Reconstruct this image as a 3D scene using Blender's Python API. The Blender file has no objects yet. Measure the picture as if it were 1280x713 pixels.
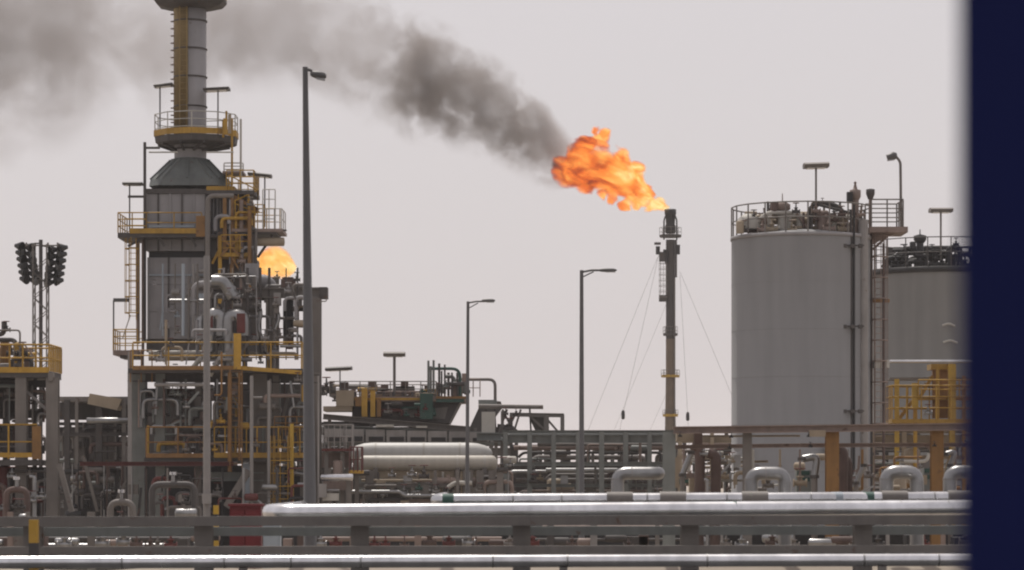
import bpy, math, random
from math import sin, cos, pi, radians, sqrt
from mathutils import Vector, Matrix

# ------------------------------------------------------------------ camera
S = bpy.context.scene
COL = S.collection
CAM_H = 4.0          # the photographer stands on a raised road, 4 m above the plain
F = 1280 * 100 / 36.0
YH = 600.0           # picture row of the horizon
cam_d = bpy.data.cameras.new('camera')
cam_d.lens = 100
cam_d.sensor_width = 36
cam_d.shift_y = (YH - 356.5) / 1280.0
cam_d.clip_start = 0.1
cam_d.clip_end = 20000
cam_d.dof.use_dof = True
cam_d.dof.focus_distance = 150
cam_d.dof.aperture_fstop = 100 / 46.0
cam = bpy.data.objects.new('camera', cam_d)
cam.location = (0, 0, CAM_H)
cam.rotation_euler = (radians(90), 0, 0)
COL.objects.link(cam)
S.camera = cam

# ------------------------------------------------------------------ light
SUN_EL, SUN_AZ = 64.0, -16.0      # high, a little beyond the plant and to the left of the view axis
world = bpy.data.worlds.new('World')
S.world = world
world.use_nodes = True
wn = world.node_tree
wn.nodes.clear()
sky = wn.nodes.new('ShaderNodeTexSky')
sky.sky_type = 'NISHITA'
sky.sun_disc = False
sky.sun_elevation = radians(SUN_EL)
sky.sun_rotation = radians(SUN_AZ)
sky.air_density = 1.0
sky.dust_density = 6.0
sky.ozone_density = 1.0
mx = wn.nodes.new('ShaderNodeMix')
mx.data_type = 'RGBA'
mx.inputs[0].default_value = 0.82          # dust veil over the clear sky
mx.inputs[7].default_value = (7.45, 7.0, 7.12, 1)
bg = wn.nodes.new('ShaderNodeBackground')
bg.inputs[1].default_value = 0.1
wo = wn.nodes.new('ShaderNodeOutputWorld')
wn.links.new(sky.outputs[0], mx.inputs[6])
wn.links.new(mx.outputs[2], bg.inputs[0])
wn.links.new(bg.outputs[0], wo.inputs[0])
sun_d = bpy.data.lights.new('sun', 'SUN')
sun_d.energy = 3.2
sun_d.angle = radians(1.0)
sun_d.color = (1.0, 0.95, 0.88)
sun = bpy.data.objects.new('sun', sun_d)
COL.objects.link(sun)
_e, _a = radians(SUN_EL), radians(SUN_AZ)
sdir = Vector((sin(_a) * cos(_e), cos(_a) * cos(_e), sin(_e)))     # towards the sun
sun.rotation_euler = sdir.to_track_quat('Z', 'Y').to_euler()
S.view_settings.view_transform = 'Standard'
S.view_settings.look = 'None'
S.view_settings.exposure = 0.0
S.view_settings.gamma = 1.0
S.cycles.volume_bounces = 1
S.cycles.max_bounces = 6
S.cycles.diffuse_bounces = 3
S.cycles.glossy_bounces = 3
S.cycles.use_denoising = True
S.cycles.filter_width = 2.1

# ------------------------------------------------------------------ helpers
def W(x, y, d):
    """point of the place seen at picture column x, row y when it stands d metres away"""
    return Vector(((x - 640.0) * d / F, d, CAM_H + (YH - y) * d / F))
def m_(px, d):
    return px * d / F

class MB:
    def __init__(s):
        s.v, s.f, s.sm = [], [], []
    def add(s, vs, fs, smooth=False):
        b = len(s.v)
        s.v += [tuple(p) for p in vs]
        s.f += [tuple(i + b for i in f) for f in fs]
        s.sm += [smooth] * len(fs)
        return s
    def box(s, x0, x1, y0, y1, z0, z1):
        vs = [(x, y, z) for z in (z0, z1) for y in (y0, y1) for x in (x0, x1)]
        return s.add(vs, [(0, 2, 3, 1), (4, 5, 7, 6), (0, 1, 5, 4), (2, 6, 7, 3), (0, 4, 6, 2), (1, 3, 7, 5)])
    def pb(s, x0, y0, x1, y1, d, dep):
        a, b = W(x0, y1, d), W(x1, y0, d)
        return s.box(a.x, b.x, d, d + dep, a.z, b.z)
    def prof(s, p, q, prof, up=None, smooth=False):
        p, q = Vector(p), Vector(q)
        ax = (q - p).normalized()
        up = Vector(up) if up else (Vector((0, 0, 1)) if abs(ax.z) < 0.95 else Vector((0, 1, 0)))
        u = ax.cross(up).normalized()
        w = u.cross(ax).normalized()
        n = len(prof)
        vs = [p + u * a + w * b for a, b in prof] + [q + u * a + w * b for a, b in prof]
        fs = [(i, (i + 1) % n, n + (i + 1) % n, n + i) for i in range(n)]
        s.add(vs, fs, smooth)
        return s.add(vs, [tuple(range(n))[::-1], tuple(range(n, 2 * n))])
    def beam(s, p, q, w, h, up=None):
        return s.prof(p, q, [(-w / 2, -h / 2), (w / 2, -h / 2), (w / 2, h / 2), (-w / 2, h / 2)], up)
    def ibeam(s, p, q, w, h, up=None):
        t, g = h * .13, w * .09
        a, b = w / 2, h / 2
        pr = [(-a, -b), (a, -b), (a, -b + t), (g, -b + t), (g, b - t), (a, b - t), (a, b), (-a, b), (-a, b - t), (-g, b - t), (-g, -b + t), (-a, -b + t)]
        return s.prof(p, q, pr, up)
    def tube(s, pts, r, n=8, caps=True):
        pts = [Vector(p) for p in pts]
        m = len(pts)
        rs = r if isinstance(r, (list, tuple)) else [r] * m
        tg = []
        for i in range(m):
            a, b = pts[max(i - 1, 0)], pts[min(i + 1, m - 1)]
            tg.append((b - a).normalized())
        t0 = tg[0]
        u = t0.cross(Vector((0, 0, 1)) if abs(t0.z) < .9 else Vector((1, 0, 0))).normalized()
        vs, fs = [], []
        for i in range(m):
            u = (u - tg[i] * u.dot(tg[i])).normalized()
            w = tg[i].cross(u)
            for k in range(n):
                a = 2 * pi * k / n
                vs.append(pts[i] + (u * cos(a) + w * sin(a)) * rs[i])
        for i in range(m - 1):
            for k in range(n):
                k2 = (k + 1) % n
                fs.append((i * n + k, i * n + k2, (i + 1) * n + k2, (i + 1) * n + k))
        s.add(vs, fs, True)
        if caps:
            s.add(vs[:n], [tuple(range(n))[::-1]])
            s.add(vs[-n:], [tuple(range(n))])
        return s
    def lathe(s, c, prof, n=24, axis='Z', smooth=True, a0=0, a1=2 * pi):
        """prof: (radius, height) pairs from low to high, turned about an axis through c"""
        c = Vector(c)
        full = abs(a1 - a0 - 2 * pi) < 1e-6
        k = n if full else n + 1
        vs = []
        for r, h in prof:
            for i in range(k):
                a = a0 + (a1 - a0) * i / n
                if axis == 'Z': vs.append(c + Vector((r * cos(a), r * sin(a), h)))
                elif axis == 'X': vs.append(c + Vector((h, r * cos(a), r * sin(a))))
                else: vs.append(c + Vector((r * sin(a), h, r * cos(a))))
        fs = []
        for j in range(len(prof) - 1):
            for i in range(n):
                i2 = (i + 1) % k
                fs.append((j * k + i, j * k + i2, (j + 1) * k + i2, (j + 1) * k + i))
        s.add(vs, fs, smooth)
        if full:
            if prof[0][0] > 1e-4: s.add(vs[:k], [tuple(range(k))[::-1]])
            if prof[-1][0] > 1e-4: s.add(vs[-k:], [tuple(range(k))])
        return s
    def cone(s, p, q, r0, r1=None, n=12):
        return s.tube([p, q], [r0, r0 if r1 is None else r1], n)
    def poly(s, pts, dep):
        """flat outline given at its own distance, pushed back by dep along the view depth"""
        n = len(pts)
        vs = [Vector(p) for p in pts] + [Vector(p) + Vector((0, dep, 0)) for p in pts]
        return s.add(vs, [tuple(range(n)), tuple(range(n, 2 * n))[::-1]] + [((i + 1) % n, i, n + i, n + (i + 1) % n) for i in range(n)])

def fillet(pts, rad, k=4):
    pts = [Vector(p) for p in pts]
    out = [pts[0]]
    for i in range(1, len(pts) - 1):
        a, b, c = pts[i - 1], pts[i], pts[i + 1]
        d1, d2 = (a - b), (c - b)
        r = min(rad, d1.length * .49, d2.length * .49)
        p, q = b + d1.normalized() * r, b + d2.normalized() * r
        for j in range(k + 1):
            t = j / k
            out.append(p * (1 - t) ** 2 + b * 2 * t * (1 - t) + q * t * t)
    return out + [pts[-1]]

def obj(name, mb, mat, parent=None):
    me = bpy.data.meshes.new(name)
    if parent is not None:
        o0 = parent['_o']
        off = Vector(o0)
    else:
        off = Vector((0, 0, 0))
        xs = [p[0] for p in mb.v]; ys = [p[1] for p in mb.v]; zs = [p[2] for p in mb.v]
        off = Vector(((min(xs) + max(xs)) / 2, (min(ys) + max(ys)) / 2, min(zs)))
    me.from_pydata([(p[0] - off.x, p[1] - off.y, p[2] - off.z) for p in mb.v], [], mb.f)
    me.polygons.foreach_set('use_smooth', mb.sm)
    me.materials.append(mat)
    me.update()
    o = bpy.data.objects.new(name, me)
    COL.objects.link(o)
    if parent is not None:
        o.parent = parent
        o['_o'] = tuple(off)
    else:
        o.location = off
        o['_o'] = tuple(off)
    return o
def thing(name, label, cat, loc, group=None):
    o = bpy.data.objects.new(name, None)
    o.empty_display_size = .3
    o.location = loc
    COL.objects.link(o)
    o['_o'] = tuple(loc)
    tag(o, label, cat, group)
    return o
def tag(o, label, cat, group=None):
    o['label'] = label
    o['category'] = cat
    if group: o['group'] = group
    return o
def at_base(x, d):
    return (W(x, 0, d).x, d, 0)
def share(name, me, loc_world, parent, rot=None):
    """another object on a mesh already made (mesh is local to its own origin)"""
    o = bpy.data.objects.new(name, me)
    COL.objects.link(o)
    o.parent = parent
    o.location = Vector(loc_world) - Vector(parent['_o'])
    if rot: o.rotation_euler = rot
    return o
def mesh_of(name, mb, mat):
    me = bpy.data.meshes.new(name)
    me.from_pydata(mb.v, [], mb.f)
    me.polygons.foreach_set('use_smooth', mb.sm)
    me.materials.append(mat)
    return me
def copy_thing(root, loc, label, group=None):
    """the thing, its parts and their sub-parts"""
    r = root.copy(); COL.objects.link(r); r.location = loc; r['label'] = label; r['_o'] = tuple(loc)
    if group: r['group'] = group
    def rec(src, dst):
        for ch in list(src.children):
            c = ch.copy(); COL.objects.link(c); c.parent = dst
            rec(ch, c)
    rec(root, r)
    return r

# ------------------------------------------------------------------ materials
def mat(name, base, rough=.6, metal=0.0, var=.22, scale=1.2, bump=.12, rust=0.0, rustcol=(.09, .045, .025), streak=.35, spec=.4):
    m = bpy.data.materials.new(name)
    m.use_nodes = True
    nt = m.node_tree
    N, L = nt.nodes, nt.links
    b = N['Principled BSDF']
    tc = N.new('ShaderNodeTexCoord')
    n1 = N.new('ShaderNodeTexNoise'); n1.inputs['Scale'].default_value = scale; n1.inputs['Detail'].default_value = 6; n1.inputs['Roughness'].default_value = .62
    mp = N.new('ShaderNodeMapping'); mp.inputs['Scale'].default_value = (4.5, 4.5, .45)
    n2 = N.new('ShaderNodeTexNoise'); n2.inputs['Scale'].default_value = scale; n2.inputs['Detail'].default_value = 4
    L.new(tc.outputs['Object'], n1.inputs['Vector'])
    L.new(tc.outputs['Object'], mp.inputs['Vector']); L.new(mp.outputs[0], n2.inputs['Vector'])
    ad = N.new('ShaderNodeMath'); ad.operation = 'MULTIPLY_ADD'; ad.inputs[1].default_value = streak
    L.new(n2.outputs['Fac'], ad.inputs[0]); 
    ml = N.new('ShaderNodeMath'); ml.operation = 'MULTIPLY'; ml.inputs[1].default_value = 1 - streak
    L.new(n1.outputs['Fac'], ml.inputs[0]); L.new(ml.outputs[0], ad.inputs[2])
    rp = N.new('ShaderNodeValToRGB')
    rp.color_ramp.elements[0].position = .3; rp.color_ramp.elements[1].position = .7
    rp.color_ramp.elements[0].color = tuple(c * (1 - var) for c in base) + (1,)
    rp.color_ramp.elements[1].color = tuple(min(c * (1 + var), .9) for c in base) + (1,)
    L.new(ad.outputs[0], rp.inputs[0])
    oi = N.new('ShaderNodeObjectInfo')
    mr = N.new('ShaderNodeMapRange'); mr.inputs[3].default_value = 1 - var * .5; mr.inputs[4].default_value = 1 + var * .5
    L.new(oi.outputs['Random'], mr.inputs[0])
    vm = N.new('ShaderNodeVectorMath'); vm.operation = 'SCALE'
    L.new(rp.outputs[0], vm.inputs[0]); L.new(mr.outputs[0], vm.inputs['Scale'])
    col = vm.outputs[0]
    if rust > 0:
        n3 = N.new('ShaderNodeTexNoise'); n3.inputs['Scale'].default_value = scale * 2.3; n3.inputs['Detail'].default_value = 8; n3.inputs['Roughness'].default_value = .7
        L.new(tc.outputs['Object'], n3.inputs['Vector'])
        r3 = N.new('ShaderNodeValToRGB')
        r3.color_ramp.elements[0].position = .66 - rust * .3; r3.color_ramp.elements[1].position = .74 - rust * .25
        L.new(n3.outputs['Fac'], r3.inputs[0])
        mm = N.new('ShaderNodeMix'); mm.data_type = 'RGBA'; mm.inputs[7].default_value = rustcol + (1,)
        L.new(r3.outputs[0], mm.inputs[0]); L.new(col, mm.inputs[6])
        col = mm.outputs[2]
    L.new(col, b.inputs['Base Color'])
    b.inputs['Metallic'].default_value = metal
    b.inputs['Specular IOR Level'].default_value = spec
    r2 = N.new('ShaderNodeMapRange'); r2.inputs[3].default_value = max(rough - .1, .05); r2.inputs[4].default_value = min(rough + .12, 1)
    L.new(n1.outputs['Fac'], r2.inputs[0]); L.new(r2.outputs[0], b.inputs['Roughness'])
    if bump > 0:
        bp = N.new('ShaderNodeBump'); bp.inputs['Strength'].default_value = bump; bp.inputs['Distance'].default_value = .05
        L.new(n1.outputs['Fac'], bp.inputs['Height']); L.new(bp.outputs[0], b.inputs['Normal'])
    return m

M = {}
M['steel'] = mat('galvanised_steel', (.155, .139, .126), .6, .0, .25, 1.0, rust=.12)
M['steel_light'] = mat('pale_steel', (.24, .225, .215), .55, .0, .2, 1.0, rust=.08)
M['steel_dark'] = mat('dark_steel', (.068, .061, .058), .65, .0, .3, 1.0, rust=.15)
M['casing'] = mat('heater_casing', (.25, .24, .243), .6, .0, .18, .6, rust=.05)
M['hood'] = mat('heater_hood', (.11, .12, .116), .6, .0, .3, .8, rust=.1)
M['yellow'] = mat('safety_yellow', (.38, .22, .03), .6, 0, .3, 1.5, rust=.22, rustcol=(.12, .06, .02))
M['yellow_bright'] = mat('bright_yellow', (.4, .25, .03), .5, 0, .25, 1.5, rust=.12, rustcol=(.16, .08, .02))
M['orange'] = mat('ochre_paint', (.225, .118, .038), .65, 0, .3, 1.3, rust=.2)
M['brown'] = mat('brown_primer', (.225, .17, .145), .65, 0, .25, 1.0, rust=.2)
M['rust'] = mat('rusted_pipe', (.095, .064, .055), .75, 0, .35, 1.4)
M['red'] = mat('red_paint', (.125, .01, .014), .5, 0, .2, 1.0)
M['darkred'] = mat('dark_red_primer', (.1, .025, .022), .65, 0, .3, 1.0)
M['green'] = mat('green_paint', (.03, .075, .06), .6, 0, .3, 1.2)
M['greengrey'] = mat('green_grey_steel', (.17, .18, .17), .6, 0, .25, 1.0, rust=.1)
M['tank'] = mat('tank_paint', (.215, .213, .215), .62, 0, .1, .35, bump=.03, rust=.0, streak=.6)
M['tank2'] = mat('far_tank_paint', (.19, .185, .175), .65, 0, .12, .35, bump=.03, streak=.6)
M['alu'] = mat('aluminium_cladding', (.56, .56, .575), .22, .95, .28, .8, bump=.03, spec=.5)
M['alu_dull'] = mat('weathered_cladding', (.27, .267, .266), .33, .85, .25, 1.2, bump=.06)
M['white'] = mat('white_vessel_paint', (.48, .47, .445), .5, 0, .1, .8, bump=.05, streak=.6)
M['cream'] = mat('cream_vessel_paint', (.39, .36, .31), .5, 0, .12, .8, bump=.05, streak=.6)
M['offwhite'] = mat('off_white_paint', (.42, .4, .36), .6, 0, .15, 1.0)
M['tan'] = mat('tan_sheet', (.29, .235, .17), .7, 0, .15, 1.0)
M['bronze'] = mat('bronze_primer', (.14, .108, .078), .65, 0, .25, 1.0, rust=.15)
M['dull_yellow'] = mat('sooty_yellow', (.2, .14, .055), .65, 0, .3, 1.0, rust=.2)
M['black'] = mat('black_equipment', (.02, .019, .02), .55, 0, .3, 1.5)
M['blue'] = mat('navy_paint', (.010, .014, .068), .75, 0, .12, 1.0, bump=.03, spec=.12)
M['bluegrey'] = mat('blue_grey_paint', (.3, .34, .38), .55, 0, .15, 1.0)
M['lamp'] = mat('lamp_housing', (.1, .096, .095), .5, .2, .15, 2.0)
M['glass'] = mat('lamp_glass', (.3, .3, .3), .15, 0, .05, 2.0, bump=0)
M['concrete'] = mat('concrete', (.3, .285, .26), .85, 0, .2, 1.5, bump=.3)

def ground_mat():
    m = bpy.data.materials.new('desert_ground')
    m.use_nodes = True
    N, L = m.node_tree.nodes, m.node_tree.links
    b = N['Principled BSDF']
    tc = N.new('ShaderNodeTexCoord')
    n1 = N.new('ShaderNodeTexNoise'); n1.inputs['Scale'].default_value = .06; n1.inputs['Detail'].default_value = 10; n1.inputs['Roughness'].default_value = .65
    n2 = N.new('ShaderNodeTexNoise'); n2.inputs['Scale'].default_value = 3; n2.inputs['Detail'].default_value = 8
    L.new(tc.outputs['Object'], n1.inputs[0]); L.new(tc.outputs['Object'], n2.inputs[0])
    rp = N.new('ShaderNodeValToRGB')
    rp.color_ramp.elements[0].color = (.2, .165, .13, 1); rp.color_ramp.elements[1].color = (.36, .31, .25, 1)
    rp.color_ramp.elements[0].position = .3; rp.color_ramp.elements[1].position = .7
    L.new(n1.outputs['Fac'], rp.inputs[0]); L.new(rp.outputs[0], b.inputs['Base Color'])
    b.inputs['Roughness'].default_value = .95
    bp = N.new('ShaderNodeBump'); bp.inputs['Strength'].default_value = .5; bp.inputs['Distance'].default_value = .05
    L.new(n2.outputs['Fac'], bp.inputs['Height']); L.new(bp.outputs[0], b.inputs['Normal'])
    return m

# ------------------------------------------------------------------ ground
g = MB().add([(-6000, -300, 0), (6000, -300, 0), (6000, 9000, 0), (-6000, 9000, 0)], [(0, 1, 2, 3)])
go = obj('ground', g, ground_mat())
go['kind'] = 'structure'
added_road = obj('road', MB().add([(-900, -40, .004), (900, -40, .004), (900, 61.3, .004), (-900, 61.3, .004)], [(0, 1, 2, 3)]), mat('asphalt', (.048, .047, .046), .9, 0, .25, .4, bump=.3, streak=.0))  # unseen, added to darken the pipe undersides and cut bounce onto the rack
added_road['kind'] = 'structure'
bm_ = MB()
_n, _x0, _x1 = 140, -70.0, 90.0
_rows = ((61.6, -.1), (62.6, .35), (64.4, 1.4), (65.6, 1.9), (66.3, 1.99), (67.0, 1.9), (68.6, 1.1), (70.6, .2), (71.4, -.1))
_rng = random.Random(4)
_vs = [(_x0 + (_x1 - _x0) * i / _n, y + .25 * sin(i * .37 + y), z + (.06 * sin(i * .21) + _rng.uniform(-.04, .04) if z > 0 else 0)) for y, z in _rows for i in range(_n + 1)]
_k = _n + 1
bm_.add(_vs, [(j * _k + i, j * _k + i + 1, (j + 1) * _k + i + 1, (j + 1) * _k + i) for j in range(len(_rows) - 1) for i in range(_n)], True)
be = obj('sand_berm', bm_, go.data.materials[0])
be['kind'] = 'structure'

# ------------------------------------------------------------------ shared builders
_posts = {}
def post_mesh(h, r, m):
    k = (round(h, 2), round(r, 3), m.name)
    if k not in _posts:
        _posts[k] = mesh_of('post', MB().tube([(0, 0, 0), (0, 0, h)], r, 5), m)
    return _posts[k]
def railing(parent, pts, h, m, sp=1.1, r=.032, mids=1, toe=None, toem=None, closed=False, drop_posts=0):
    """handrail along pts (deck level): rails are one part, every upright a sub-part"""
    pts = [Vector(p) for p in pts]
    if closed: pts = pts + [pts[0]]
    up = Vector((0, 0, 1))
    rl = None
    for k in range(mids, -1, -1):
        z = up * (h * (k + 1) / (mids + 1))
        o = obj('railing' if rl is None else 'mid_rail', MB().tube([p + z for p in pts], r if rl is None else r * .85, 5, not closed), m, parent if rl is None else rl)
        rl = rl or o
    if toe:
        tb = MB()
        for a, b in zip(pts[:-1], pts[1:]):
            tb.beam(a + up * toe / 2, b + up * toe / 2, .03, toe)
        obj('toe_plate', tb, toem or m, parent)
    pm = post_mesh(h - r, r * 1.05, m)
    last = None
    for a, b in zip(pts[:-1], pts[1:]):
        n = max(1, round((b - a).length / sp))
        for i in range(n + 1):
            p = a.lerp(b, i / n)
            if last is not None and (p - last).length < .15: continue
            if closed and (p - pts[0]).length < .1 and last is not None: continue
            share('post', pm, p, rl)
            last = p
    return rl
def prail(parent, x0, x1, y, d, hpx, m, dep=0, sp=1.1, r=.032, mids=1, toe=None, toem=None, sides='lr', back=True):
    a, b = W(x0, y, d), W(x1, y, d)
    pts = [a, b]
    if dep:
        da, db = a + Vector((0, dep, 0)), b + Vector((0, dep, 0))
        if 'l' in sides: pts = [da] + pts
        if 'r' in sides: pts = pts + [db]
    rl = railing(parent, pts, m_(hpx, d), m, sp, r, mids, toe, toem)
    if dep and back:
        railing(parent, [a + Vector((0, dep, 0)), b + Vector((0, dep, 0))], m_(hpx, d), m, sp * 1.6, r, mids)
    return rl
_hoops = {}
def ladder(parent, x, y0, y1, d, wpx, m, cage=None, hoop_px=20, hoop_from=0):
    """vertical ladder; cage: depth of the hoops, each hoop a sub-part"""
    w = m_(wpx, d)
    a, b = W(x, y1, d), W(x, y0, d)
    mb = MB()
    for s in (-1, 1):
        mb.beam(a + Vector((s * w / 2, 0, 0)), b + Vector((s * w / 2, 0, 0)), .05, .07)
    z = a.z + .2
    while z < b.z - .1:
        mb.tube([(a.x - w / 2, d, z), (a.x + w / 2, d, z)], .016, 4)
        z += .3
    lo = obj('ladder', mb, m, parent)
    if cage:
        k = (round(w, 3), cage, m.name)
        if k not in _hoops:
            R = max(w * .75, .36)
            pts = [(-w / 2, 0, 0)] + [(R * cos(t), -cage * .55 + R * 1.0 * sin(t) * 1.0, 0) for t in [pi + i * pi / 8 for i in range(9)]] + [(w / 2, 0, 0)]
            _hoops[k] = mesh_of('hoop', MB().tube(pts, .03, 5), m)
        y = y1 - hoop_from
        while y > y0 + 2:
            share('hoop', _hoops[k], W(x, y, d), lo)
            y -= hoop_px
        st = MB()
        R = max(w * .75, .36)
        for t in (pi, 1.25 * pi, 1.5 * pi, 1.75 * pi, 2 * pi):
            ox, oy = R * cos(t), -cage * .55 + R * sin(t)
            st.tube([(a.x + ox, d + oy, W(x, y1 - hoop_from, d).z), (a.x + ox, d + oy, b.z)], .018, 4)
        obj('cage_bar', st, m, lo)
    return lo
def column(parent, x, y0, y1, d, wpx, m, name='column', dep=None):
    w = m_(wpx, d)
    a = W(x, y1, d)
    if y1 > 640: a.z = 0
    b = W(x, y0, d)
    mb = MB().ibeam(a, b, w, dep or w, up=(0, 1, 0))
    return obj(name, mb, m, parent)
def hbeam(parent, x0, y0, x1, y1, d, hpx, m, name='beam', wid=None, d1=None):
    h = m_(hpx, d)
    mb = MB().ibeam(W(x0, y0, d), W(x1, y1, d1 or d), wid or h * .7, h)
    return obj(name, mb, m, parent)
def brace(parent, x0, y0, x1, y1, d, wpx, m, d1=None, name='brace'):
    w = m_(wpx, d)
    return obj(name, MB().beam(W(x0, y0, d), W(x1, y1, d1 or d), w, w), m, parent)
def pipe(parent, pts, rpx, d, m, rad=None, n=10, name='pipe'):
    """pipe through picture points at distance d (a third number in a point is its own distance)"""
    P = [W(p[0], p[1], p[2] if len(p) > 2 else d) for p in pts]
    r = m_(rpx, d)
    for q, p in zip(P, pts):
        if p[1] >= 640 and not (d > 95 and p[1] < 700 and len(pts) == 2 and pts[0][1] == pts[1][1]): q.z = 0.0
    if len(P) > 2: P = fillet(P, rad or r * 3, 5)
    return obj(name, MB().tube(P, r, n), m, parent)
def vdrum(parent, x, y0, y1, rpx, d, m, name='drum', n=16, dome=.35):
    r = m_(rpx, d)
    z0 = 0 if y1 > 640 else W(x, y1, d).z
    z1 = W(x, y0, d).z
    hd = r * dome
    pr = [(r, z0), (r, z1 - hd)] + [(r * cos(t), z1 - hd + hd * sin(t)) for t in (.5, 1.0, 1.3)] + [(0, z1)]
    c = W(x, 0, d)
    return obj(name, MB().lathe((c.x, d, 0), pr, n), m, parent)
def hdrum(parent, x0, x1, y, rpx, d, m, name='drum', n=18, dome=.45, ends='lr'):
    r = m_(rpx, d)
    a, b = W(x0, y, d), W(x1, y, d)
    hd = r * dome
    pr = []
    if 'l' in ends: pr += [(0.001, a.x)] + [(r * sin(t), a.x + hd - hd * cos(t)) for t in (.4, .8, 1.2)]
    pr += [(r, a.x + (hd if 'l' in ends else 0)), (r, b.x - (hd if 'r' in ends else 0))]
    if 'r' in ends: pr += [(r * sin(t), b.x - hd + hd * cos(t)) for t in (1.2, .8, .4)] + [(0.001, b.x)]
    return obj(name, MB().lathe((0, d, a.z), pr, n, 'X'), m, parent)
def bx(parent, x0, y0, x1, y1, d, dep, m, name='box'):
    a, b = W(x0, y1, d), W(x1, y0, d)
    if d > 95 and y1 >= 640: a.z = 0.0
    return obj(name, MB().box(a.x, b.x, d, d + dep, a.z, b.z), m, parent)
_valve = {}
def valve(parent, x, y, d, hpx, m, wheelm=None):
    """gate valve: flanged body, bonnet, stem and handwheel"""
    wm = wheelm or M['darkred']
    h = m_(hpx, d)
    k = (round(h, 2), m.name, wm.name)
    if k not in _valve:
        b = MB()
        b.lathe((0, 0, h * .25), [(h * .22, -h * .36), (h * .22, -h * .3), (h * .13, -h * .28), (h * .17, 0), (h * .13, h * .28), (h * .22, h * .3), (h * .22, h * .36)], 10, 'X')
        b.lathe((0, 0, 0), [(h * .14, h * .3), (h * .12, h * .52), (h * .2, h * .54), (h * .2, h * .6), (h * .07, h * .62), (h * .05, h * .95)], 8)
        w = MB()
        n = 12
        w.tube([(h * .27 * cos(2 * pi * i / n), h * .27 * sin(2 * pi * i / n), h) for i in range(n + 1)], h * .035, 5, False)
        w.tube([(-h * .27, 0, h), (h * .27, 0, h)], h * .025, 4); w.tube([(0, -h * .27, h), (0, h * .27, h)], h * .025, 4)
        _valve[k] = (mesh_of('valve', b, m), mesh_of('handwheel', w, wm))
    v, w = _valve[k]
    p = W(x, y, d)
    o = share('valve', v, p, parent)
    o['_o'] = tuple(p)
    share('handwheel', w, p, o)
    return o

def dense(t, x0, y0, x1, y1, d, n, seed, mats=('steel', 'steel_dark', 'alu_dull', 'rust', 'brown', 'greengrey'), dep=2.0, yel=0.0):
    """small piping, conduits, valves, drums and boxes that fill a bay of a structure"""
    rng = random.Random(seed)
    for i in range(n):
        x, y = rng.uniform(x0, x1), rng.uniform(y0, y1)
        dd = d + rng.uniform(0, dep)
        m = M['yellow'] if rng.random() < yel else M[rng.choice(mats)]
        k = rng.random()
        if k < .30:
            w, h = rng.uniform(14, 50), rng.uniform(8, 30)
            xe = min(x + w, x1)
            pipe(t, [(x, min(y + h, y1)), (x, y), (xe, y)] + ([(xe, min(y + h * rng.uniform(.5, 1.2), y1))] if rng.random() < .6 else []), rng.uniform(.9, 2.8), dd, m, None, 8)
        elif k < .48:
            pipe(t, [(x, y0), (x, y1 if y1 < 640 else 720)], rng.uniform(.7, 2.0), dd, m, None, 7, 'conduit')
        elif k < .58:
            brace(t, x, y, x + rng.uniform(-22, 22), min(y + rng.uniform(18, 45), y1), dd, rng.uniform(1.5, 3.2), m)
        elif k < .78:
            valve(t, x, y + 8, dd - .4, rng.choice((8, 10, 12, 14)), m, M[rng.choice(['steel_dark', 'steel_dark', 'steel_light', 'darkred'])])
        elif k < .88:
            hdrum(t, x, min(x + rng.uniform(10, 26), x1 + 6), y, rng.uniform(2.5, 5), dd, m, 'drum', 12)
        else:
            bx(t, x, y, x + rng.uniform(4, 12), min(y + rng.uniform(6, 18), y1), dd, .4, m, 'junction_box')

# ------------------------------------------------------------------ street lamps
def street_lamp(label, xt, yt, xb, d, wt, wb, ax, ay, hx0, hx1, hy, hh, brace_=True, tilt=0.0):
    top = W(xt, yt, d)
    base = Vector((W(xb, 0, d).x, d, 0))
    t = thing('street_lamp', label, 'street lamp', base, 'street lamps of the plant road')
    k = (600 - 0) * 0
    ft = m_(wt, d) / 2
    fb = m_(wb, d) / 2
    obj('pole', MB().tube([base, base.lerp(top, .12), base.lerp(top, .12) + Vector((0, 0, .02)), top], [fb * 1.25, fb * 1.2, fb, ft], 12), M['lamp'], t)
    obj('base_plate', MB().box(base.x - fb * 2.4, base.x + fb * 2.4, d - fb * 2.4, d + fb * 2.4, 0.0, .06), M['steel_dark'], t)
    a = MB()
    e = W(ax, ay, d)
    a.tube([top - Vector((0, 0, ft)), W((xt + ax) / 2, (yt * .35 + ay * .65), d), e], ft * .62, 8)
    if brace_:
        a.tube([top - Vector((0, 0, m_(9, d))), W(xt + (ax - xt) * .6, yt + 2, d)], ft * .4, 6)
    obj('arm', a, M['lamp'], t)
    h = MB()
    p, q = W(hx0, hy - tilt, d), W(hx1, hy + tilt, d)
    r = m_(hh, d) / 2
    n = 10
    pts = [p.lerp(q, i / 7) for i in range(8)]
    rr = [r * f for f in (.45, .8, .9, 1.0, 1.0, .98, .85, .35)]
    h.tube(pts, rr, n)
    hd = obj('lamp_head', h, M['lamp'], t)
    gl = MB().beam(p.lerp(q, .38) - Vector((0, 0, r * .85)), p.lerp(q, .92) - Vector((0, 0, r * .85)), r * 1.3, r * .5)
    obj('lens', gl, M['glass'], hd)
    return t
street_lamp('tallest grey lamp post, in front of the steel frame beside the heater', 381.5, 84, 389, 70, 6.5, 17, 390, 89, 388, 408, 94, 10, False, 2.0)
street_lamp('slender grey lamp post between the white vessels and the flare stack', 727, 338, 727, 108, 4.5, 7.5, 752, 338, 748, 771, 338, 5)
street_lamp('shorter grey lamp post standing in front of the fin fan cooler end', 585, 377, 583.5, 127, 3.6, 5.5, 606, 377, 602, 619, 376, 4.6)

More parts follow.
